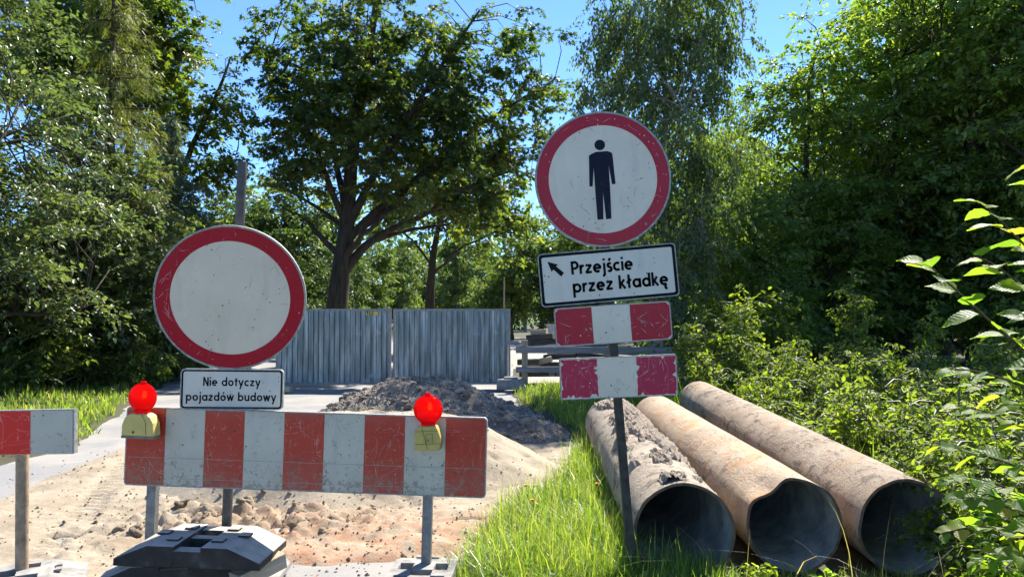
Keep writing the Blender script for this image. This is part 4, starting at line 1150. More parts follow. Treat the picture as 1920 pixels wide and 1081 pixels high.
def leaf_cloud(mb, P, D, N, size, tmpl, r):
    tv, tf = tmpl; n = len(P)
    D = norm(D); S_ = norm(np.cross(N, D)); N = np.cross(D, S_)
    wv_ = 1 + r.uniform(-.18, .18, (n, 1, 1))
    V = P[:, None, :] + size[:, None, None] * (tv[None, :, 0:1] * D[:, None, :] + wv_ * tv[None, :, 1:2] * S_[:, None, :] + tv[None, :, 2:3] * N[:, None, :])
    K = len(tv)
    Fc = (np.arange(n)[:, None, None] * K + tf[None]).reshape(-1, tf.shape[1])
    big = vnoise(P[:, 0] * .55 + P[:, 1] * .31, P[:, 2] * .55 + P[:, 1] * .4, 3)
    mb.add(V.reshape(-1, 3), Fc, np.repeat(np.clip(r.random(n) * .75 + (big - .4) * .5, 0, 1), len(tf)))

def bez(a, b, c, d, n):
    t = np.linspace(0, 1, n)[:, None]
    return (1 - t) ** 3 * a + 3 * (1 - t) ** 2 * t * b + 3 * (1 - t) * t ** 2 * c + t ** 3 * d

def tree_meshes(seed, height, trunk_r, lobes, n_clumps, per_clump, leaf, leaf_m, bark_m, clump=(0.75, 0.30), trunk_path=None, limbs=None, n_limbs=9,
                droop=0.35, flat=0.55, tmpl=T_OVAL, shell=0.45, trunk_top=0.8, limb_start=0.25, twigs=2, limb_r=0.4, back_cut=None, low=0.0, spray=True):
    """trunk and crown meshes in local coordinates (base at the origin).  lobes: (cx,cy,cz,rx,ry,rz,weight)"""
    r = np.random.default_rng(seed)
    lob = np.array([l[:6] for l in lobes], float); wt = np.array([l[6] if len(l) > 6 else l[3] * l[4] * l[5] for l in lobes], float); wt /= wt.sum()
    which = r.choice(len(lob), n_clumps, p=wt)
    d = norm(r.normal(size=(n_clumps, 3))); rad = r.random(n_clumps) ** shell
    wob = 0.82 + 0.36 * vnoise(d[:, 0] * 2.3 + which * 7, d[:, 2] * 2.3 + d[:, 1] * 1.7, seed)
    C = lob[which, :3] + d * lob[which, 3:6] * (rad * wob)[:, None]
    C[:, 2] = np.maximum(C[:, 2], 0.25 + low)
    if back_cut is not None: C = C[back_cut(C)]
    if limbs: C = np.vstack([C] + [np.array([q[0][-1], q[0][-1] * .6 + q[0][-2] * .4, q[0][-1] * .25 + q[0][-2] * .75]) for q in limbs] + [np.array([trunk_path[-1], trunk_path[-1] * .5 + trunk_path[-2] * .5])])
    n_clumps = len(C)
    # trunk
    if trunk_path is None:
        k = 9; z = np.linspace(0, height * trunk_top, k)
        px = np.cumsum(r.normal(0, height * .009, k)); py = np.cumsum(r.normal(0, height * .009, k)); px -= px[0]; py -= py[0]
        cx, cy = lob[:, 0].mean(), lob[:, 1].mean()
        trunk_path = np.column_stack([px + cx * (z / z[-1]) ** 1.5, py + cy * (z / z[-1]) ** 1.5, z])
    trunk_path = np.asarray(trunk_path, float); k = len(trunk_path)
    tt = np.linspace(0, 1, k)
    tr = trunk_r * (1 - 0.82 * tt); tr[0] *= 1.28
    wood = MB()
    trunk_path[0, 2] -= 0.15
    wood.tube(trunk_path, tr, 10)
    nodes = [trunk_path[int(k * limb_start):]]; nrad = [tr[int(k * limb_start):]]
    def limb(a, ra, tgt, up=0.5, sides=7, n=9):
        a = np.asarray(a, float); tgt = np.asarray(tgt, float); v = tgt - a; L = np.linalg.norm(v)
        b = a + v * 0.33 + np.array([0, 0, up * L * .22]) + r.normal(0, .04 * L, 3); c = a + v * 0.68 + np.array([0, 0, up * L * .16]) + r.normal(0, .05 * L, 3)
        P = bez(a, b, c, tgt, n) + np.vstack([np.zeros(3), r.normal(0, .012 * L, (n - 2, 3)), np.zeros(3)])
        R_ = np.linspace(ra, max(ra * .16, .008), n)
        wood.tube(P, R_, sides, cap=False)
        nodes.append(P[2:]); nrad.append(R_[2:])
    if limbs:
        for (path, ra) in limbs:
            path = np.asarray(path, float); n = len(path)
            ts = np.linspace(0, n - 1, n * 4); P = np.column_stack([np.interp(ts, np.arange(n), path[:, i]) for i in range(3)])
            for _ in range(2): P[1:-1] = (P[:-2] + P[1:-1] * 2 + P[2:]) / 4
            R_ = np.linspace(ra, ra * .2, len(P)); wood.tube(P, R_, 8, cap=False); nodes.append(P); nrad.append(R_)
    if n_limbs and n_clumps:
        idx = [int(r.integers(n_clumps))]
        dist = np.linalg.norm(C - C[idx[0]], axis=1)
        for _ in range(n_limbs - 1):
            j = int(np.argmax(dist)); idx.append(j); dist = np.minimum(dist, np.linalg.norm(C - C[j], axis=1))
        for j in idx:
            tg = C[j] * np.array([.9, .9, 1]); hz = np.linalg.norm(tg[:2] - trunk_path[-1, :2])
            zt = np.clip(tg[2] - 0.55 * hz - 0.4, trunk_path[0, 2] + height * limb_start * .6, trunk_path[-1, 2])
            a = np.array([np.interp(zt, trunk_path[:, 2], trunk_path[:, i]) for i in range(3)]); ra = np.interp(zt, trunk_path[:, 2], tr)
            limb(a, ra * limb_r, tg)
    NP = np.vstack(nodes); NR = np.concatenate(nrad)
    for c in C:
        dd = NP - c; q = np.einsum('ij,ij->i', dd, dd) + np.where(NP[:, 2] > c[2] + .1, 1.5, 0)
        j = int(np.argmin(q)); a = NP[j]; L = math.sqrt(max(q[j], 1e-6))
        if L > 0.12:
            m = (a + c) / 2 + np.array([0, 0, .12 * L]) + r.normal(0, .06 * L, 3)
            wood.tube(np.array([a, m, c]), [max(min(NR[j] * .5, .012 + .012 * L), .006), .010 + .004 * L, .005], 4, cap=False)
    # leaves
    if spray:
        ntw = max(3, int(round(per_clump / 13))); nl_ = max(3, per_clump // ntw)
        nt_ = n_clumps * ntw; cl = np.repeat(np.arange(n_clumps), ntw)
        cn = r.normal(0, .28, (n_clumps, 3)); cn[:, 2] += 1; cn = norm(cn)[cl]
        out = norm((C - np.array([0, 0, 0])) * np.array([1, 1, .0]) + 1e-6)[cl]
        td = r.normal(0, 1, (nt_, 3)) + out * .5
        td = norm(td - (td * cn).sum(1, keepdims=True) * cn * .85); td[:, 2] -= droop * .35; td = norm(td)
        tl = clump[0] * r.uniform(.55, 1.25, nt_)
        st = C[cl] + r.normal(0, .12, (nt_, 3)) * np.array([1, 1, 2.2]) * clump[1]
        for i in range(0, nt_, 1 if nt_ < 1500 else 2):
            e = st[i] + td[i] * tl[i]
            wood.tube(np.array([C[cl[i]], (st[i] + e) / 2 + np.array([0, 0, .03 * tl[i]]), e]), [.005 + .004 * clump[0], .004, .002], 3, cap=False)
        n = nt_ * nl_; w_ = np.repeat(np.arange(nt_), nl_)
        f = (np.tile(np.arange(nl_), nt_) + r.uniform(.2, .9, n)) / nl_
        side = norm(np.cross(cn, td))[w_]; sg = np.where(np.arange(n) % 2, 1., -1.)[:, None]
        size = leaf * (0.65 + 0.7 * r.random(n))
        P = st[w_] + td[w_] * (tl[w_] * f)[:, None] + r.normal(0, .35 * leaf, (n, 3)); P[:, 2] -= .10 * tl[w_] * f ** 2
        P[:, 2] = np.maximum(P[:, 2], 0.05)
        D = td[w_] * .6 + side * sg * .8 * (1.15 - f)[:, None] + r.normal(0, .3, (n, 3)); D[:, 2] -= droop * .7
        N = cn[w_] + r.normal(0, flat * .75, (n, 3))
        mb = MB(); leaf_cloud(mb, P, D, N, size, tmpl, r)
        return wood.mesh('trunk', bark_m, True), mb.mesh('crown', leaf_m)
    n = n_clumps * per_clump
    which = np.repeat(np.arange(n_clumps), per_clump)
    sc_ = (0.6 + 0.8 * r.random(n_clumps))[which]
    off = r.normal(size=(n, 3)); off = off * np.array([clump[0], clump[0], clump[1]]) * 0.55 * sc_[:, None]
    off[:, 2] -= 0.12 * (off[:, 0] ** 2 + off[:, 1] ** 2) / max(clump[0], .1)
    P = C[which] + off
    P[:, 2] = np.maximum(P[:, 2], 0.05)
    D = norm(off * np.array([1, 1, .2])) + r.normal(0, .55, (n, 3)); D[:, 2] -= droop
    N = r.normal(0, flat, (n, 3)); N[:, 2] += 1.0
    size = leaf * (0.65 + 0.7 * r.random(n))
    mb = MB(); leaf_cloud(mb, P, D, N, size, tmpl, r)
    return wood.mesh('trunk', bark_m, True), mb.mesh('crown', leaf_m)

def put_tree(name, label, cat, meshes, x, y, rz=0, s=1.0, group=None, z=None):
    o = thing(name, label, cat, (x, y, float(gz(x, y)) if z is None else z), (0, 0, rz), group)
    o.scale = (s, s, s)
    obj('trunk' if cat == 'tree' else 'stem', meshes[0], o); obj('crown' if cat == 'tree' else 'foliage', meshes[1], o)
    return o

# ---- the big maple behind the gate
YM = 26.0
def mp(px, py, Y=20.5):
    Y = Y * YM / 20.5; p = PX(px, py, Y); return np.array([p.x - XA(632, YM), p.y - YM, p.z])
tp = [mp(628, 690), mp(632, 580), mp(638, 520), mp(647, 455), mp(652, 400), mp(658, 320), mp(668, 220, 20.7), mp(690, 110, 20.8), mp(705, 10, 20.9), mp(715, -70, 21)]
limbs = [([mp(650, 505), mp(682, 462), mp(728, 432), mp(790, 408, 20), mp(870, 352, 19.6), mp(960, 320, 19.3)], .17),
         ([mp(652, 450), mp(700, 400), mp(770, 345, 20.9), mp(840, 280, 21.3), mp(930, 215, 21.5), mp(1040, 150, 21.8)], .16),
         ([mp(655, 420), mp(700, 330, 20.2), mp(760, 230, 20), mp(830, 120, 19.8), mp(900, 20, 19.6)], .16),
         ([mp(650, 425), mp(622, 360, 20.2), mp(590, 270, 20), mp(550, 190, 19.8), mp(500, 120, 19.6)], .13),
         ([mp(652, 405), mp(632, 320, 21), mp(618, 220, 21.3), mp(610, 110, 21.6), mp(600, 10, 22)], .13),
         ([mp(648, 430), mp(600, 392, 21), mp(545, 360, 21.3), mp(495, 330, 21.5)], .09),
                  ([mp(690, 455), mp(760, 432, 21), mp(850, 420, 21.6), mp(930, 400, 22)], .10)]
lobes = [(1.3, 0, 7.3, 3.6, 3.2, 2.8), (-0.7, -.3, 8.3, 2.1, 2.6, 2.6), (2.9, .3, 8.2, 3.5, 3.0, 2.3), (1.0, .3, 10.2, 3.6, 3.0, 1.9), (5.1, .0, 6.7, 2.2, 2.4, 1.8),
         (-1.3, 0, 5.8, 1.3, 1.9, 1.3), (3.6, -.6, 5.0, 2.5, 2.2, .95), (1.6, -.4, 5.2, 1.8, 1.8, .9), (6.2, 0, 9.0, 1.5, 1.6, 1.0), (6.0, .3, 10.4, 1.6, 1.8, .9)]
lobes = [tuple(v * 1.13 for v in l) for l in lobes]
mt = tree_meshes(11, 13, .42, lobes, 480, 92, .155, M['leaf_maple'], M['bark_dark'], clump=(.80, .30), trunk_path=tp, limbs=limbs, n_limbs=4, tmpl=T_MAPLE, shell=.5, droop=.45, flat=.6, low=3.4, limb_start=.5)
put_tree('maple_tree', 'large dark maple with forked trunk behind the gate', 'tree', mt, XA(632, YM), YM)
# ---- smaller tree right behind it
Y2 = 34
def m2(px, py): p = PX(px, py, Y2); return np.array([p.x - XA(806, Y2), 0, p.z])
tp = [m2(806, 680), m2(806, 575), m2(808, 530), m2(812, 480), m2(820, 435), m2(835, 380), m2(850, 300)]
mt = tree_meshes(12, 10, .27, [(1.2, 0, 7.4, 3.0, 2.6, 2.4), (-1.5, 0, 6.6, 2.0, 2, 1.6), (3.4, 0, 6.0, 1.8, 2, 1.8)], 170, 60, .22, M['leaf_tall'], M['bark_dark'], trunk_path=tp, n_limbs=7, tmpl=T_OVATE, low=3.6)
put_tree('young_maple', 'thin dark trunk with yellow green leaves behind the middle of the gate', 'tree', mt, XA(806, Y2), Y2)

# ---- left side
mt = tree_meshes(21, 15, .26, [(0, 0, 9.0, 3.0, 3.0, 4.4), (.6, -.5, 4.6, 3.2, 3.0, 3.3), (.9, .8, 2.4, 2.9, 2.6, 1.9), (-1.5, 0, 7, 2.6, 2.6, 4)], 520, 120, .105, M['leaf_left'], M['bark_dark'],
                 clump=(.72, .34), n_limbs=12, tmpl=T_OVATE, shell=.34, droop=.3, limb_start=.1)
put_tree('hornbeam_tree', 'tall dense dark green tree filling the left edge, branches down to the verge', 'tree', mt, -11.0, 13.2)
mt = tree_meshes(22, 8, .14, [(0, 0, 3.4, 2.3, 2.2, 2.4), (.8, -.3, 1.6, 2.0, 1.8, 1.2)], 230, 80, .115, M['leaf_left'], M['bark_dark'], clump=(.62, .28), n_limbs=8, tmpl=T_OVATE, shell=.36, limb_start=.08)
put_tree('hazel_tree', 'low spreading tree with glossy leaves beside the verge, left of the round sign', 'tree', mt, -9.6, 16.4, .7)
put_tree('hazel_tree', 'bushy tree overhanging the verge behind the short barrier', 'tree', mt, -11.6, 12.4, 2.4, .75)
put_tree('hazel_tree', 'leafy bush tree just left of the round sign behind the verge', 'tree', mt, -11.6, 22.5, 4.1, .95)
mt = tree_meshes(23, 15, .24, [(.2, 0, 10.6, 2.2, 2.4, 2.0), (.9, 0, 8.2, 1.7, 2.0, 1.3), (-1.5, 0, 9.5, 2.2, 2.4, 2.4), (.3, 0, 12.6, 1.8, 2, 1.4)], 330, 74, .19, M['leaf_tall'], M['bark_brown'],
                 clump=(.85, .30), n_limbs=10, tmpl=T_MAPLE, shell=.5, limb_start=.4)
put_tree('tall_maple', 'tall yellow green maple rising above the conifer at the left', 'tree', mt, XA(228, 24), 24)
# leaning thin tree against the sky
YT = 25
def lt(px, py, Y=YT): p = PX(px, py, Y); return np.array([p.x - XA(322, YT), p.y - YT, p.z])
tp = [lt(322, 690), lt(322, 560), lt(325, 450), lt(334, 350), lt(362, 270), lt(395, 205), lt(418, 150), lt(432, 110)]
lim = [([lt(336, 345), lt(352, 300), lt(372, 245), lt(392, 190)], .06), ([lt(330, 370), lt(370, 335), lt(400, 318), lt(440, 300)], .06), ([lt(345, 320), lt(320, 270), lt(300, 240)], .05)]
mt = tree_meshes(24, 11, .16, [(1.7, 0, 8.6, 1.0, 1.2, 1.2), (1.6, 0, 6.6, .8, 1, .8), (.4, 0, 6.6, 1.1, 1.1, 1.0), (-.3, 0, 5, 1.0, 1.2, .9), (1.8, 0, 5.6, .8, .9, .6)], 120, 46, .16, M['leaf_tall'], M['bark_dark'],
                 clump=(.6, .3), trunk_path=tp, limbs=lim, n_limbs=4, tmpl=T_OVATE, shell=.6)
put_tree('leaning_tree', 'slender tree leaning right against the sky between conifer and maple', 'tree', mt, XA(322, YT), YT)

def conifer(seed, height, trunk_r, reach, leaf_m, per, nl, hang, length, z0=.6, thick=1.0):
    """whorled branches carrying hanging needle sprays"""
    r = np.random.default_rng(seed); wood = MB(); mb = MB()
    wood.tube([(0, 0, -.1), (.03, 0, height * .5), (0, 0, height)], [trunk_r, trunk_r * .6, .02], 9)
    Ps, Ds, Ns = [], [], []
    for i in range(nl):
        f = i / nl; z = z0 + (height - z0) * f; L = reach * (1 - f) ** .75 * r.uniform(.75, 1.15) + .25
        a = r.uniform(0, 6.28) + i * 2.4
        dirv = np.array([math.cos(a), math.sin(a), 0])
        s = np.linspace(0, 1, 7)
        path = np.array([0, 0, z]) + dirv * (L * s)[:, None] + np.array([0, 0, 1.0]) * (L * (.18 * s - .42 * s ** 2 + .18 * s ** 4))[:, None] + np.vstack([np.zeros(3), r.normal(0, .02 * L, (6, 3))])
        wood.tube(path, np.linspace(.035 * thick, .008, 7), 4, cap=False)
        n = int(per * L / reach) + 12
        q = r.random(n) ** .8; base = np.column_stack([np.interp(q, s, path[:, k]) for k in range(3)])
        side = np.array([-dirv[1], dirv[0], 0]) * r.normal(0, .24 * L * .55, n)[:, None] * (1.1 - q)[:, None]
        dn = np.abs(r.normal(0, hang, n)) * (0.4 + q)
        P = base + side; P[:, 2] -= dn
        D = dirv * r.uniform(.1, .8, n)[:, None] + side * .8 + r.normal(0, .35, (n, 3)); D[:, 2] -= .25 + 2.4 * hang
        Ps.append(P); Ds.append(D); Ns.append(r.normal(0, 1, (n, 3)))
    P = np.vstack(Ps)
    leaf_cloud(mb, P, np.vstack(Ds), np.vstack(Ns), length * (.6 + .8 * r.random(len(P))), T_NEEDLE, r)
    return wood.mesh('trunk', M['bark_brown'], True), mb.mesh('crown', leaf_m)
mt = conifer(31, 10.5, .15, 1.9, M['needle_olive'], 560, 100, .20, .15)
put_tree('larch_tree', 'olive green conifer with drooping sprays left of the round sign', 'tree', mt, XA(200, 17.4), 17.4)
mt = conifer(32, 7.0, .12, 1.7, M['needle_blue'], 420, 70, .10, .20)
put_tree('pine_tree', 'bluish green young pine just left of the sign post', 'tree', mt, XA(318, 19.5), 19.5)
put_tree('pine_tree', 'small bluish conifer peeping out between larch and leaning tree', 'tree', mt, XA(268, 20.5), 20.5, 1.3, .85)

# ---- background beyond the gate
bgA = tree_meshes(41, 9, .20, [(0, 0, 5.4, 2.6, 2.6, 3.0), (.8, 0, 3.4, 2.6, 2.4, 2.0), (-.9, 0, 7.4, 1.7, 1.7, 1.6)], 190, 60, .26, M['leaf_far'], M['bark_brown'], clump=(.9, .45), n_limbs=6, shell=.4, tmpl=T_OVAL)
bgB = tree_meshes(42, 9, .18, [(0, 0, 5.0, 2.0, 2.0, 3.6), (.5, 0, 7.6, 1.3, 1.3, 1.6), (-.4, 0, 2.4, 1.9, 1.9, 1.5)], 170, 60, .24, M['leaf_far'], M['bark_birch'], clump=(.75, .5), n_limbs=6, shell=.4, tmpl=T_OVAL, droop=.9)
bgC = tree_meshes(43, 9, .2, [(0, 0, 4.8, 2.7, 2.6, 3.2), (-1, 0, 7.0, 1.8, 1.8, 1.8), (.6, 0, 2.2, 2.6, 2.2, 1.4)], 220, 64, .23, M['leaf_dark'], M['bark_dark'], clump=(.85, .4), n_limbs=7, shell=.38, tmpl=T_OVAL)
gB = 'trees beyond the gate'
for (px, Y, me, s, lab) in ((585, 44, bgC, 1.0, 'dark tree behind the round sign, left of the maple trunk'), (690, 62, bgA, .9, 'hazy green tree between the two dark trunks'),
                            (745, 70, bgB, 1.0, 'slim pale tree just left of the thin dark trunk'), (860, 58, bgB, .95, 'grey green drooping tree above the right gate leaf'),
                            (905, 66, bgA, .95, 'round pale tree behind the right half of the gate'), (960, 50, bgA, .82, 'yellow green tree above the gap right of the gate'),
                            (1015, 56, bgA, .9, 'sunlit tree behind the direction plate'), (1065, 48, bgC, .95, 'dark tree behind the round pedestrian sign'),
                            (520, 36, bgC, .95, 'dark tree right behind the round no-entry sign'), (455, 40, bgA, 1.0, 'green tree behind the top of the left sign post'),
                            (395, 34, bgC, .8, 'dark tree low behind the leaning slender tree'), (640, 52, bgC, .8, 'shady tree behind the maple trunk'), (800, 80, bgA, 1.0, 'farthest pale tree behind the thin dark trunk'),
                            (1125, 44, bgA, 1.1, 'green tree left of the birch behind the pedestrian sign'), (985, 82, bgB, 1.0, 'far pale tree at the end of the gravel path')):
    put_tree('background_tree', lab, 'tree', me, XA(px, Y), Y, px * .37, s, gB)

# ---- birch and woods on the right
mt = tree_meshes(51, 10.8, .17, [(0, 0, 5.2, 1.5, 1.4, 3.8), (.2, 0, 8.2, 1.65, 1.5, 2.6), (-1.0, 0, 7.0, .9, 1, 2.0), (1.3, 0, 8.6, 1.0, 1, 1.5), (.2, 0, 2.2, 1.1, 1.1, 1.7), (1.3, 0, 5.0, 1.0, .9, 2.2)], 640, 84, .085, M['leaf_birch'], M['bark_birch'],
                 clump=(.55, .60), n_limbs=14, tmpl=T_OVAL, shell=.42, droop=2.6, flat=1.0, limb_start=.15)
put_tree('birch_tree', 'tall birch with hanging twigs right behind the pedestrian sign', 'tree', mt, XA(1232, 17), 17)
rA = tree_meshes(52, 11, .2, [(0, 0, 6.2, 2.4, 2.3, 3.4), (-.8, -.6, 3.6, 2.3, 2.1, 2.2), (.6, 0, 8.8, 1.7, 1.7, 1.8), (-1.4, 0, 8.0, 1.2, 1.4, 1.2)], 300, 74, .135, M['leaf_right'], M['bark_dark'], clump=(.75, .26), n_limbs=11, tmpl=T_OVATE, shell=.40, limb_start=.12)
rB = tree_meshes(53, 12, .22, [(0, 0, 8.0, 2.6, 2.4, 3.2), (-1.2, 0, 9.8, 1.8, 1.8, 1.6), (.8, 0, 5.4, 2.2, 2.2, 2.0)], 230, 72, .145, M['leaf_right'], M['bark_dark'], clump=(.8, .28), n_limbs=11, tmpl=T_OVATE, shell=.40, limb_start=.25)
rC = tree_meshes(54, 7, .12, [(0, 0, 3.2, 1.9, 1.8, 2.4), (.4, -.4, 1.5, 1.8, 1.6, 1.2)], 260, 76, .12, M['leaf_right'], M['bark_dark'], clump=(.6, .22), n_limbs=9, tmpl=T_OVATE, shell=.40, limb_start=.06)
gR = 'trees of the wood on the right'
put_tree('wood_tree', 'sunlit leafy tree right of the birch', 'tree', rA, XA(1520, 21), 21, 0.3, .9, gR)
put_tree('wood_tree', 'tree with sun-tipped sprays above the dark gap of the wood', 'tree', rA, XA(1690, 21), 21, 2.2, 1.12, gR)
put_tree('wood_tree', 'tall dark tree in the upper right corner', 'tree', rB, XA(1850, 19), 19, 1.1, 1.1, gR)
put_tree('wood_tree', 'dark tree at the right edge behind the hazel twigs', 'tree', rB, XA(2000, 17.5), 17.5, 3.9, 1.02, gR)
put_tree('wood_tree', 'dark tree deep in the wood, behind the sunlit sprays', 'tree', rB, XA(1620, 25), 25, 5.0, .85, gR)
put_tree('wood_tree', 'dark tree deep in the wood next to the birch', 'tree', rA, XA(1380, 26), 26, 4.0, .8, gR)
put_tree('wood_tree', 'shaded tree behind the upper right corner tree', 'tree', rB, XA(1770, 24), 24, .5, 1.1, gR)
put_tree('wood_tree', 'shaded tree far behind at the right edge', 'tree', rB, XA(1960, 21), 21, 2.7, 1.05, gR)
gU = 'understorey trees of the wood'
put_tree('understorey_tree', 'low bushy tree with bright leaf tips right of the birch foot', 'tree', rC, XA(1395, 18.5), 18.5, .4, .9, gU)
put_tree('understorey_tree', 'low dark tree in the middle of the shady wood', 'tree', rC, XA(1560, 20), 20, 1.9, 1.0, gU)
put_tree('understorey_tree', 'low dark tree behind the thin sapling', 'tree', rC, XA(1680, 22), 22, 3.1, 1.15, gU)
put_tree('understorey_tree', 'low dark tree behind the hazel leaves', 'tree', rC, XA(1820, 20), 20, 4.4, 1.15, gU)
put_tree('understorey_tree', 'low dark tree at the right border of the wood', 'tree', rC, XA(1930, 18), 18, 5.6, 1.05, gU)
# the wood behind them, one mass
r = np.random.default_rng(60); mb = MB()
def wood_mass(n, x0, x1, y0, y1, h, size, r):
    x = r.uniform(x0, x1, n); y = r.uniform(y0, y1, n)
    hh = h * (0.7 + 0.6 * vnoise(x * .25, y * .25, 5)); z = r.random(n) ** .9 * hh
    D = r.normal(0, 1, (n, 3)); D[:, 2] -= .4; N = r.normal(0, .7, (n, 3)); N[:, 2] += 1
    leaf_cloud(mb, np.column_stack([x, y, z]), D, N, size * (.6 + .8 * r.random(n)), T_OVAL, r)
wood_mass(28000, 5.5, 32, 28, 36, 7, .40, r)
wood_mass(14000, -46, -13, 27, 36, 5, .42, r)
wood_mass(20000, -60, 70, 92, 104, 13, .9, r)
o = mb.build('distant_wood', M['leaf_dark'], kind='stuff'); o['label'] = 'dense dark wood closing the view behind the trees'; o['category'] = 'wood'

# ---- shrubs and undergrowth right of the pipes
sA = tree_meshes(71, .9, .012, [(0, 0, .45, .55, .5, .40), (.2, .1, .8, .3, .3, .35)], 52, 22, .062, M['leaf_shrub'], M['stem_green'], clump=(.17, .08), n_limbs=10, tmpl=T_OVATE, shell=.5, limb_start=.02, limb_r=.8)
sB = tree_meshes(72, 1.3, .014, [(0, 0, .75, .42, .4, .62), (-.15, 0, 1.15, .2, .2, .4)], 50, 20, .075, M['leaf_shrub'], M['stem_green'], clump=(.18, .07), n_limbs=10, tmpl=T_OVATE, shell=.55, limb_start=.02, limb_r=.8)
sC = tree_meshes(73, .7, .010, [(0, 0, .34, .6, .6, .34)], 58, 22, .055, M['leaf_shrub'], M['stem_green'], clump=(.17, .07), n_limbs=9, tmpl=T_OVATE, shell=.5, limb_start=.02, limb_r=.8)
spots = [(1345, 700, 12.3, sA, 1.0), (1395, 690, 12.8, sB, 1.0), (1440, 690, 12.0, sA, 1.1), (1490, 690, 12.6, sB, 1.1), (1540, 690, 11.5, sA, 1.1), (1600, 690, 12.5, sA, 1.2), (1650, 690, 11.8, sB, .95), (1720, 690, 12.2, sC, 1.3),
         (1420, 740, 9.8, sC, 1.0), (1475, 740, 9.6, sA, .95), (1530, 740, 9.2, sC, 1.1), (1590, 740, 9.6, sA, 1.0), (1650, 740, 9.0, sC, 1.1), (1720, 740, 9.6, sA, 1.05), (1800, 740, 9.2, sC, 1.2), (1880, 740, 9.5, sA, 1.1),
         (1590, 790, 7.6, sC, .95), (1650, 790, 7.2, sA, .85), (1720, 790, 7.4, sC, 1.0), (1790, 790, 6.9, sA, .95), (1870, 790, 7.1, sC, 1.1), (1700, 840, 5.9, sA, .72), (1770, 840, 5.6, sC, .85), (1850, 840, 5.4, sA, .85), (1930, 840, 5.8, sC, 1.0),
         (1800, 900, 4.6, sA, .62), (1880, 900, 4.3, sC, .75), (1310, 720, 13.5, sB, 1.15), (1360, 660, 14.5, sB, 1.5), (1430, 660, 15, sB, 1.6), (1900, 700, 11.5, sB, 1.1), (1800, 700, 11.6, sA, 1.2)]
where = ['behind the far end of the right pipe', 'against the shady wood', 'beside the right-hand pipe', 'below the hazel twigs']
spots.sort(key=lambda q: q[0])
cls = {}
def klass(px, Y, me):
    wd = where[0] if px < 1400 else where[1] if Y > 10.5 else where[3] if px > 1760 else where[2]
    return {id(sA): 'rounded', id(sB): 'upright', id(sC): 'low spreading'}[id(me)], wd
for (px, _, Y, me, s) in spots: cls.setdefault(klass(px, Y, me), []).append(px)
ords = ['leftmost', 'second from left', 'third from left', 'fourth from left', 'fifth from left', 'sixth from left', 'seventh from left']
for i, (px, _, Y, me, s) in enumerate(spots):
    wd = where[0] if px < 1400 else where[1] if Y > 10.5 else where[3] if px > 1760 else where[2]
    kind_ = {id(sA): 'rounded', id(sB): 'upright', id(sC): 'low spreading'}[id(me)]
    s *= 1.0 if px < 1470 else .82 if Y > 10.5 else 1.1
    put_tree('bramble_bush', (f'{kind_} yellow green bramble bush {wd}' if len(cls[(kind_, wd)]) == 1 else f'{ords[cls[(kind_, wd)].index(px)]} of the {kind_} bramble bushes {wd}'), 'shrub', me, XA(px, Y), Y, i * 1.7, s, f'{kind_} bramble bushes {wd}')
# a thin sapling standing up in front of the dark wood
sp = tree_meshes(74, 2.3, .016, [(0, 0, 1.2, .42, .4, .5), (0, 0, 1.75, .24, .24, .4), (0, 0, 2.15, .10, .1, .22)], 46, 20, .07, M['leaf_shrub'], M['stem_green'], clump=(.20, .04), n_limbs=7, tmpl=T_OVATE, shell=.6, limb_start=.15, limb_r=.7)
put_tree('sapling', 'thin sapling with tiered leaves in front of the dark wood', 'shrub', sp, XA(1600, 13.2), 13.2)
put_tree('sapling', 'smaller yellowish sapling right of the tiered one', 'shrub', sp, XA(1745, 12.6), 12.6, 2.0, .72)
put_tree('sapling', 'leafy sapling left of the dark gap behind the right pipe', 'shrub', sp, XA(1395, 13.6), 13.6, 4.0, .95)
# leafy bushes where the left trees meet the verge
vb = tree_meshes(25, 2.4, .03, [(0, 0, 1.2, 1.2, 1.0, 1.1), (.5, -.3, .6, 1.1, .9, .5), (-.3, 0, 2.0, .7, .7, .6)], 120, 44, .10, M['leaf_tall'], M['stem_green'], clump=(.42, .14), n_limbs=9, tmpl=T_OVATE, shell=.45, limb_start=.03, limb_r=.8)
for i, (px, Y, s, lab) in enumerate(((5, 14.2, .85, 'above the short barrier at the left edge'), (85, 14.9, 1.0, 'under the dense left tree, second from the left edge'), (165, 15.8, .9, 'on the verge left of the left lamp'),
                                     (235, 16.8, 1.0, 'on the verge above the left lamp'), (292, 18.6, 1.05, 'on the verge just left of the round no-entry sign'), (45, 15.8, 1.3, 'behind the left edge bush, taller'))):
    put_tree('hedge_bush', 'leafy green bush ' + lab, 'shrub', vb, XA(px, Y), Y, i * 1.9, s, 'bushes below the left trees')
# left verge weeds
for i, (px, Y, s) in enumerate(((300, 18.6, 1.0), (335, 19.8, 1.1), (255, 17.4, .9), (365, 21, 1.0))):
    put_tree('verge_bush', f'sunlit light green bush on the left verge, {["nearest the red lamp", "right behind the white plate", "leftmost of four", "farthest of four"][i]}', 'shrub', sA, XA(px, Y), Y, i * 2.1, s * 1.5, 'bushes on the left verge')

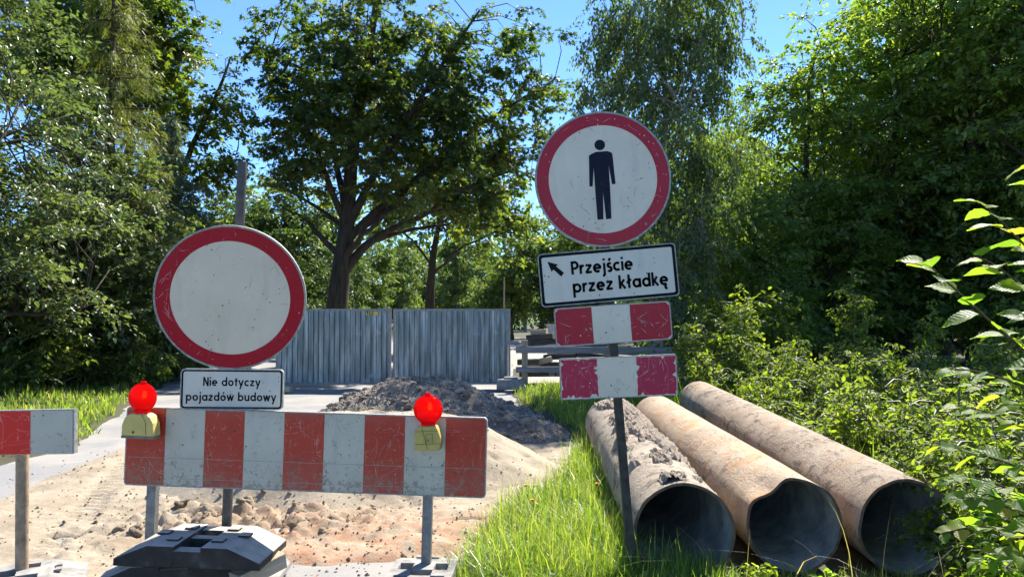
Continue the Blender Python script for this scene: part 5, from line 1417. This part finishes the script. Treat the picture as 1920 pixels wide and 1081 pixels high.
# ---- grass
def blades(n, xf, yf, keep, hmin, hmax, wid, lean, r, mb, seg=3):
    x = xf(n); y = yf(n); k = keep(x, y); x, y = x[k], y[k]; n = len(x)
    z = ground_z(x, y) - 0.01
    h = r.uniform(hmin, hmax, n) * (0.65 + 0.7 * vnoise(x * 2.3, y * 2.3, 91)); a = r.uniform(0, 6.28, n); b = a + 1.57 + r.normal(0, .5, n)
    dx, dy = np.cos(a), np.sin(a); le = np.abs(r.normal(0, lean, n)) + .06
    wv = np.stack([np.cos(b), np.sin(b)], -1) * (wid * (.6 + .8 * r.random(n)))[:, None] / 2
    V = []; ss = np.linspace(0, 1, seg + 1)
    for s in ss:
        cx = x + dx * h * le * s ** 2; cy = y + dy * h * le * s ** 2; cz = z + h * (s - .35 * le * s ** 2.5)
        t_ = 1 - s ** 1.6
        if s < 1:
            V.append(np.stack([cx - wv[:, 0] * t_, cy - wv[:, 1] * t_, cz], -1)); V.append(np.stack([cx + wv[:, 0] * t_, cy + wv[:, 1] * t_, cz], -1))
        else: V.append(np.stack([cx, cy, cz], -1))
    V = np.stack(V, 1); K = V.shape[1]
    rn = np.clip(r.random(n) * .8 + .2 * vnoise(x * 3, y * 3, 7), 0, 1)
    i = np.arange(n)[:, None] * K
    for s in range(seg - 1):
        mb.add(np.zeros((0, 3)), (i + np.array([[2 * s, 2 * s + 1, 2 * s + 3, 2 * s + 2]])), rn)
    mb.add(np.zeros((0, 3)), (i + np.array([[K - 3, K - 2, K - 1]])), rn)
    mb.v.append(V.reshape(-1, 3)); mb.n += n * K
r = np.random.default_rng(80)
def near_keep(x, y):
    e = 0.45 * (fbm(x * 2.2, y * 2.2, 4, 33) - .5)
    pr = np.clip((x - grassleft(y) - e + .10) / .40, 0, 1) ** 1.5 * (.45 + .75 * (fbm(x * 2.1, y * 2.1, 3, 61) > .40))
    return (r.random(len(x)) < pr) & ~((x > .76 + .04 * (y - 4.4)) & (x < 2.62 + .07 * (y - 4.4)) & (y > 4.45) & (y < 9.6)) & (soil_h(x, y) < .04 + .10 * r.random(len(x)))
mb = MB()
blades(64000, lambda n: r.uniform(-.4, 1.2, n), lambda n: 3.3 + 6.2 * r.random(n) ** 1.25, near_keep, .10, .24, .0085, .55, r, mb)
blades(2600, lambda n: r.uniform(-.35, 1.0, n), lambda n: r.uniform(3.6, 7.5, n), near_keep, .24, .42, .007, .5, r, mb, 4)
blades(15000, lambda n: r.uniform(0, 4.2, n), lambda n: r.uniform(8.5, 16.8, n), near_keep, .12, .26, .016, .5, r, mb)
blades(5200, lambda n: r.uniform(1.0, 2.8, n), lambda n: r.uniform(3.2, 4.5, n), near_keep, .05, .16, .007, .7, r, mb)
blades(9000, lambda n: r.uniform(2.6, 6.5, n), lambda n: r.uniform(3.2, 13, n), near_keep, .2, .62, .012, .5, r, mb)
o = mb.build('grass', M['grass'], kind='stuff'); o['label'] = 'bright green grass between sand and pipes'; o['category'] = 'grass'
mb = MB()
vk = lambda x, y: (x < roadleft(y) - .1 + .5 * (fbm(x, y, 3, 4) - .5))
blades(34000, lambda n: r.uniform(-13, -3, n), lambda n: 6 + 17 * r.random(n), vk, .10, .24, .022, .5, r, mb, 2)
o = mb.build('verge_grass', M['grass'], kind='stuff'); o['label'] = 'grass verge along the left of the road'; o['category'] = 'grass'
mb = MB()
blades(20, lambda n: r.uniform(1.1, 2.8, n), lambda n: r.uniform(3.5, 4.3, n), lambda x, y: x > 0, .35, .62, .006, .8, r, mb, 5)
blades(3600, lambda n: r.uniform(-.3, 1.0, n), lambda n: r.uniform(3.6, 8, n), near_keep, .06, .2, .006, .9, r, mb, 3)
blades(46, lambda n: r.uniform(-.1, .9, n), lambda n: r.uniform(4.4, 8, n), near_keep, .3, .5, .005, .4, r, mb, 4)
o = mb.build('dry_grass', M['grass_dry'], kind='stuff'); o['label'] = 'thin dry stalks in front of the pipe mouths'; o['category'] = 'grass'
# small broad leaves between the grass
n = 2600; x = r.uniform(-.2, 1.0, n); y = r.uniform(4.0, 8.5, n); k = near_keep(x, y); x, y = x[k], y[k]; n = len(x)
mb = MB(); leaf_cloud(mb, np.column_stack([x, y, ground_z(x, y) + r.uniform(.03, .13, n)]), np.column_stack([r.normal(0, 1, n), r.normal(0, 1, n), r.uniform(0, .6, n)]),
                      np.column_stack([r.normal(0, .4, (n, 2)), np.ones(n)]), r.uniform(.02, .05, n), T_OVATE, r)
o = mb.build('clover', M['grass'], kind='stuff'); o['label'] = 'small clover leaves mixed into the grass'; o['category'] = 'clover'
# fallen leaves on sand
n = 420; x = r.uniform(-4, .2, n); y = r.uniform(4.3, 7, n); z = np.maximum(gz(x, y) - .03 + sand_t(x, y), np.maximum(gz(x, y) + sand_h(x, y), asphalt_z(x, y))) + .004
k = (x < grassleft(y)) & (r.random(n) < .3 + .7 * (x > -1.9)); x, y, z = x[k], y[k], z[k]; n = len(x)
mb = MB(); leaf_cloud(mb, np.column_stack([x, y, z]), np.column_stack([r.normal(0, 1, (n, 2)), r.normal(0, .1, n)]), np.column_stack([r.normal(0, .25, (n, 2)), np.ones(n)]), r.uniform(.014, .04, n), T_OVATE, r)
t = NT('fallen_leaf'); t.base(t.ramp(t.attr('rnd'), [(0, (.12, .06, .03)), (.5, (.32, .15, .06)), (.85, (.5, .3, .08)), (1, (.45, .36, .15))])); t.set(Roughness=.7)
o = mb.build('fallen_leaves', t.m, kind='stuff'); o['label'] = 'brown fallen leaves scattered on the sand'; o['category'] = 'leaves'
# dandelions
stem_w = MB().tube([(0, 0, 0), (.01, 0, .12), (0, .01, .22)], .003, 5).mesh('stem', M['stem_green'])
fr_ = np.random.default_rng(5); mb = MB(); n = 46; a = fr_.uniform(0, 6.28, n); e = fr_.uniform(.1, 1.0, n)
leaf_cloud(mb, np.zeros((n, 3)) + np.array([0, .01, .222]), np.column_stack([np.cos(a), np.sin(a), e]), np.column_stack([-np.cos(a), -np.sin(a), np.ones(n)]), np.full(n, .026), T_OVAL, fr_)
head = mb.mesh('flower_head', M['dandelion'])
for (px, py, Y, lab) in ((1050, 812, 9.0, 'at the foot of the dark soil heap'), (987, 912, 5.85, 'in the grass near the barrier end'), (1121, 915, 5.9, 'in the grass beside the leftmost pipe'), (1000, 940, 5.3, 'lowest one in the sunny grass')):
    p = PX(px, py, Y)
    d = thing('dandelion', 'yellow dandelion flower ' + lab, 'flower', (p.x, p.y, max(p.z - .22, float(ground_z(p.x, p.y)))), group='dandelions'); obj('stem', stem_w, d); obj('flower_head', head, d)

# ---- hazel twigs hanging into the picture at the right
def big_leaf(seed):
    r = np.random.default_rng(seed); nU, nV = 8, 4
    V = []; fs = []
    for i in range(nU + 1):
        u = i / nU; wd = 0.40 * (math.sin(math.pi * min(1, u * 1.02) ** .72)) ** .8 if 0 < u < 1 else 0.0
        if i == nU: wd = 0.0
        for j in range(-nV // 2, nV // 2 + 1):
            v = j / (nV / 2); tooth = 1 + (0.10 * ((i % 2) - .5) if abs(v) == 1 else 0)
            V.append((u, v * wd * tooth, .10 * abs(v) * wd * 2 - .22 * u ** 2 + .006 * math.sin(u * 22 + abs(v) * 4) + .03 * math.sin(u * 5 + v * 2 + seed) + r.normal(0, .008)))
    m = nV + 1
    for i in range(nU):
        for j in range(nV): fs.append([i * m + j, (i + 1) * m + j, (i + 1) * m + j + 1, i * m + j + 1])
    return MB().add(np.array(V), np.array(fs), r.random()).mesh('leaf', M['leaf_hazel'], True)
lf = [big_leaf(i) for i in range(7)]
hz = thing('hazel_bush', 'hazel bush with large sunlit lime green leaves reaching in from the right edge', 'bush', (2.75, 2.95, 0))
R0 = Vector((2.75, 2.95, 0))
twigs_ = [ # pixel path from root to tip, distance, leaf scale
 ([(2150, 1000), (2040, 800), (1950, 690), (1870, 635), (1800, 570), (1745, 520), (1708, 486)], 2.95, 1.0, 9),
 ([(2150, 980), (2060, 700), (1960, 590), (1900, 540), (1850, 500), (1808, 478)], 2.90, .95, 7),
 ([(2160, 960), (2060, 640), (1960, 520), (1910, 470), (1870, 430), (1840, 398), (1815, 378)], 2.90, .9, 8),
 ([(2150, 940), (2060, 560), (1985, 430), (1935, 340), (1908, 280)], 2.80, 1.0, 7),
 ([(2160, 1010), (2040, 850), (1950, 760), (1880, 715), (1810, 695), (1760, 690)], 3.05, .85, 8),
 ([(2150, 1040), (2040, 930), (1960, 850), (1890, 800), (1830, 770), (1770, 760)], 3.15, .8, 9),
 ([(2160, 1060), (2050, 980), (1960, 920), (1880, 870), (1810, 850), (1730, 830)], 3.25, .85, 10),
 ([(2160, 1080), (2050, 1030), (1950, 1000), (1870, 950), (1810, 930), (1760, 935)], 3.2, .85, 10),
 ([(2160, 1100), (2060, 1080), (1960, 1060), (1880, 1040), (1830, 1010)], 3.0, .8, 8),
 ([(2150, 960), (2060, 760), (1980, 660), (1930, 610), (1895, 590)], 3.1, .9, 6),
 ([(2160, 1090), (2060, 1010), (1960, 960), (1860, 910), (1790, 890), (1745, 900)], 3.45, .75, 11),
 ([(2160, 1090), (2060, 900), (1960, 820), (1890, 760), (1840, 730), (1800, 722)], 3.4, .7, 9),
 ([(2160, 1090), (2060, 1050), (1960, 1020), (1870, 990), (1800, 985), (1740, 1000)], 3.4, .75, 11),
 ([(2160, 1000), (2060, 720), (1980, 590), (1945, 500), (1925, 440)], 3.0, .9, 7),
 ([(2160, 1100), (2040, 990), (1960, 890), (1920, 790), (1895, 740)], 2.75, .9, 7)]
r = np.random.default_rng(90)
for (pp, Y, s, nlv) in twigs_:
    n = len(pp); P = np.array([np.array(PX(x + 22, y, Y + .25 * (1 - i / (n - 1)))) - np.array(R0) for i, (x, y) in enumerate(pp)])
    P = np.vstack([[(P[0] * np.array([.5, .5, .35]))], P]); P[0, 2] = -.02; P[0, :2] *= .4
    ts = np.linspace(0, len(P) - 1, len(P) * 4); Q = np.column_stack([np.interp(ts, np.arange(len(P)), P[:, i]) for i in range(3)])
    for _ in range(3): Q[1:-1] = (Q[:-2] + Q[1:-1] * 2 + Q[2:]) / 4
    tw = MB().tube(Q, np.linspace(.010, .0022, len(Q)), 6).build('branch', M['bark_brown'], hz, smooth=True)
    m = len(Q); lo = int(m * .34)
    for k in range(int(nlv * 1.6)):
        f = k / (int(nlv * 1.6) - 1); i = min(m - 2, int(lo + (m - 1 - lo) * f)); tg = Q[i + 1] - Q[i]; tg /= np.linalg.norm(tg) + 1e-9
        sd = np.cross(tg, [0, 0, 1.0]); sd /= np.linalg.norm(sd) + 1e-9; sgn = 1 if k % 2 else -1
        d = Vector(tg * .55 + sd * sgn * .75 + np.array([-.25, 0, -.18]) + r.normal(0, .22, 3)).normalized()
        nn = Vector((r.normal(-.05, .3), r.normal(-.1, .3), 1.0))
        s_ = nn.cross(d).normalized(); nn = d.cross(s_)
        mat = Matrix((d, s_, nn)).transposed().to_4x4(); sz = s * r.uniform(.11, .165) * (1.0 - .35 * max(0, f - .7) / .3)
        pos = Vector(Q[i]) + d * .012
        lo_ = obj('leaf', lf[r.integers(7)], tw); lo_.matrix_local = Matrix.Translation(pos) @ mat @ Matrix.Scale(sz, 4)
# weeds in front of the right pipe mouth
wd_ = tree_meshes(76, .55, .006, [(0, 0, .3, .22, .2, .24)], 22, 9, .085, M['leaf_hazel'], M['stem_green'], clump=(.10, .05), n_limbs=6, tmpl=T_OVATE, shell=.6, limb_start=.02, limb_r=.8)
for i, (x, y, s, lab) in enumerate(((2.35, 3.62, .8, 'in front of the right pipe mouth'), (2.62, 3.75, 1.0, 'covering the right side of the right pipe mouth'), (2.05, 3.55, .55, 'between the middle and right pipe mouths'),
                                    (1.62, 3.75, .5, 'below the dented pipe mouth'), (2.75, 4.1, 1.15, 'beside the right pipe'), (2.5, 3.35, .7, 'at the lower right corner'), (1.34, 4.1, .4, 'between the two left pipe mouths'), (2.9, 3.7, 1.3, 'under the hazel leaves'))):
    put_tree('weed', 'leafy green weed ' + lab, 'plant', wd_, x, y, i * 1.3, s, 'weeds around the pipe mouths')
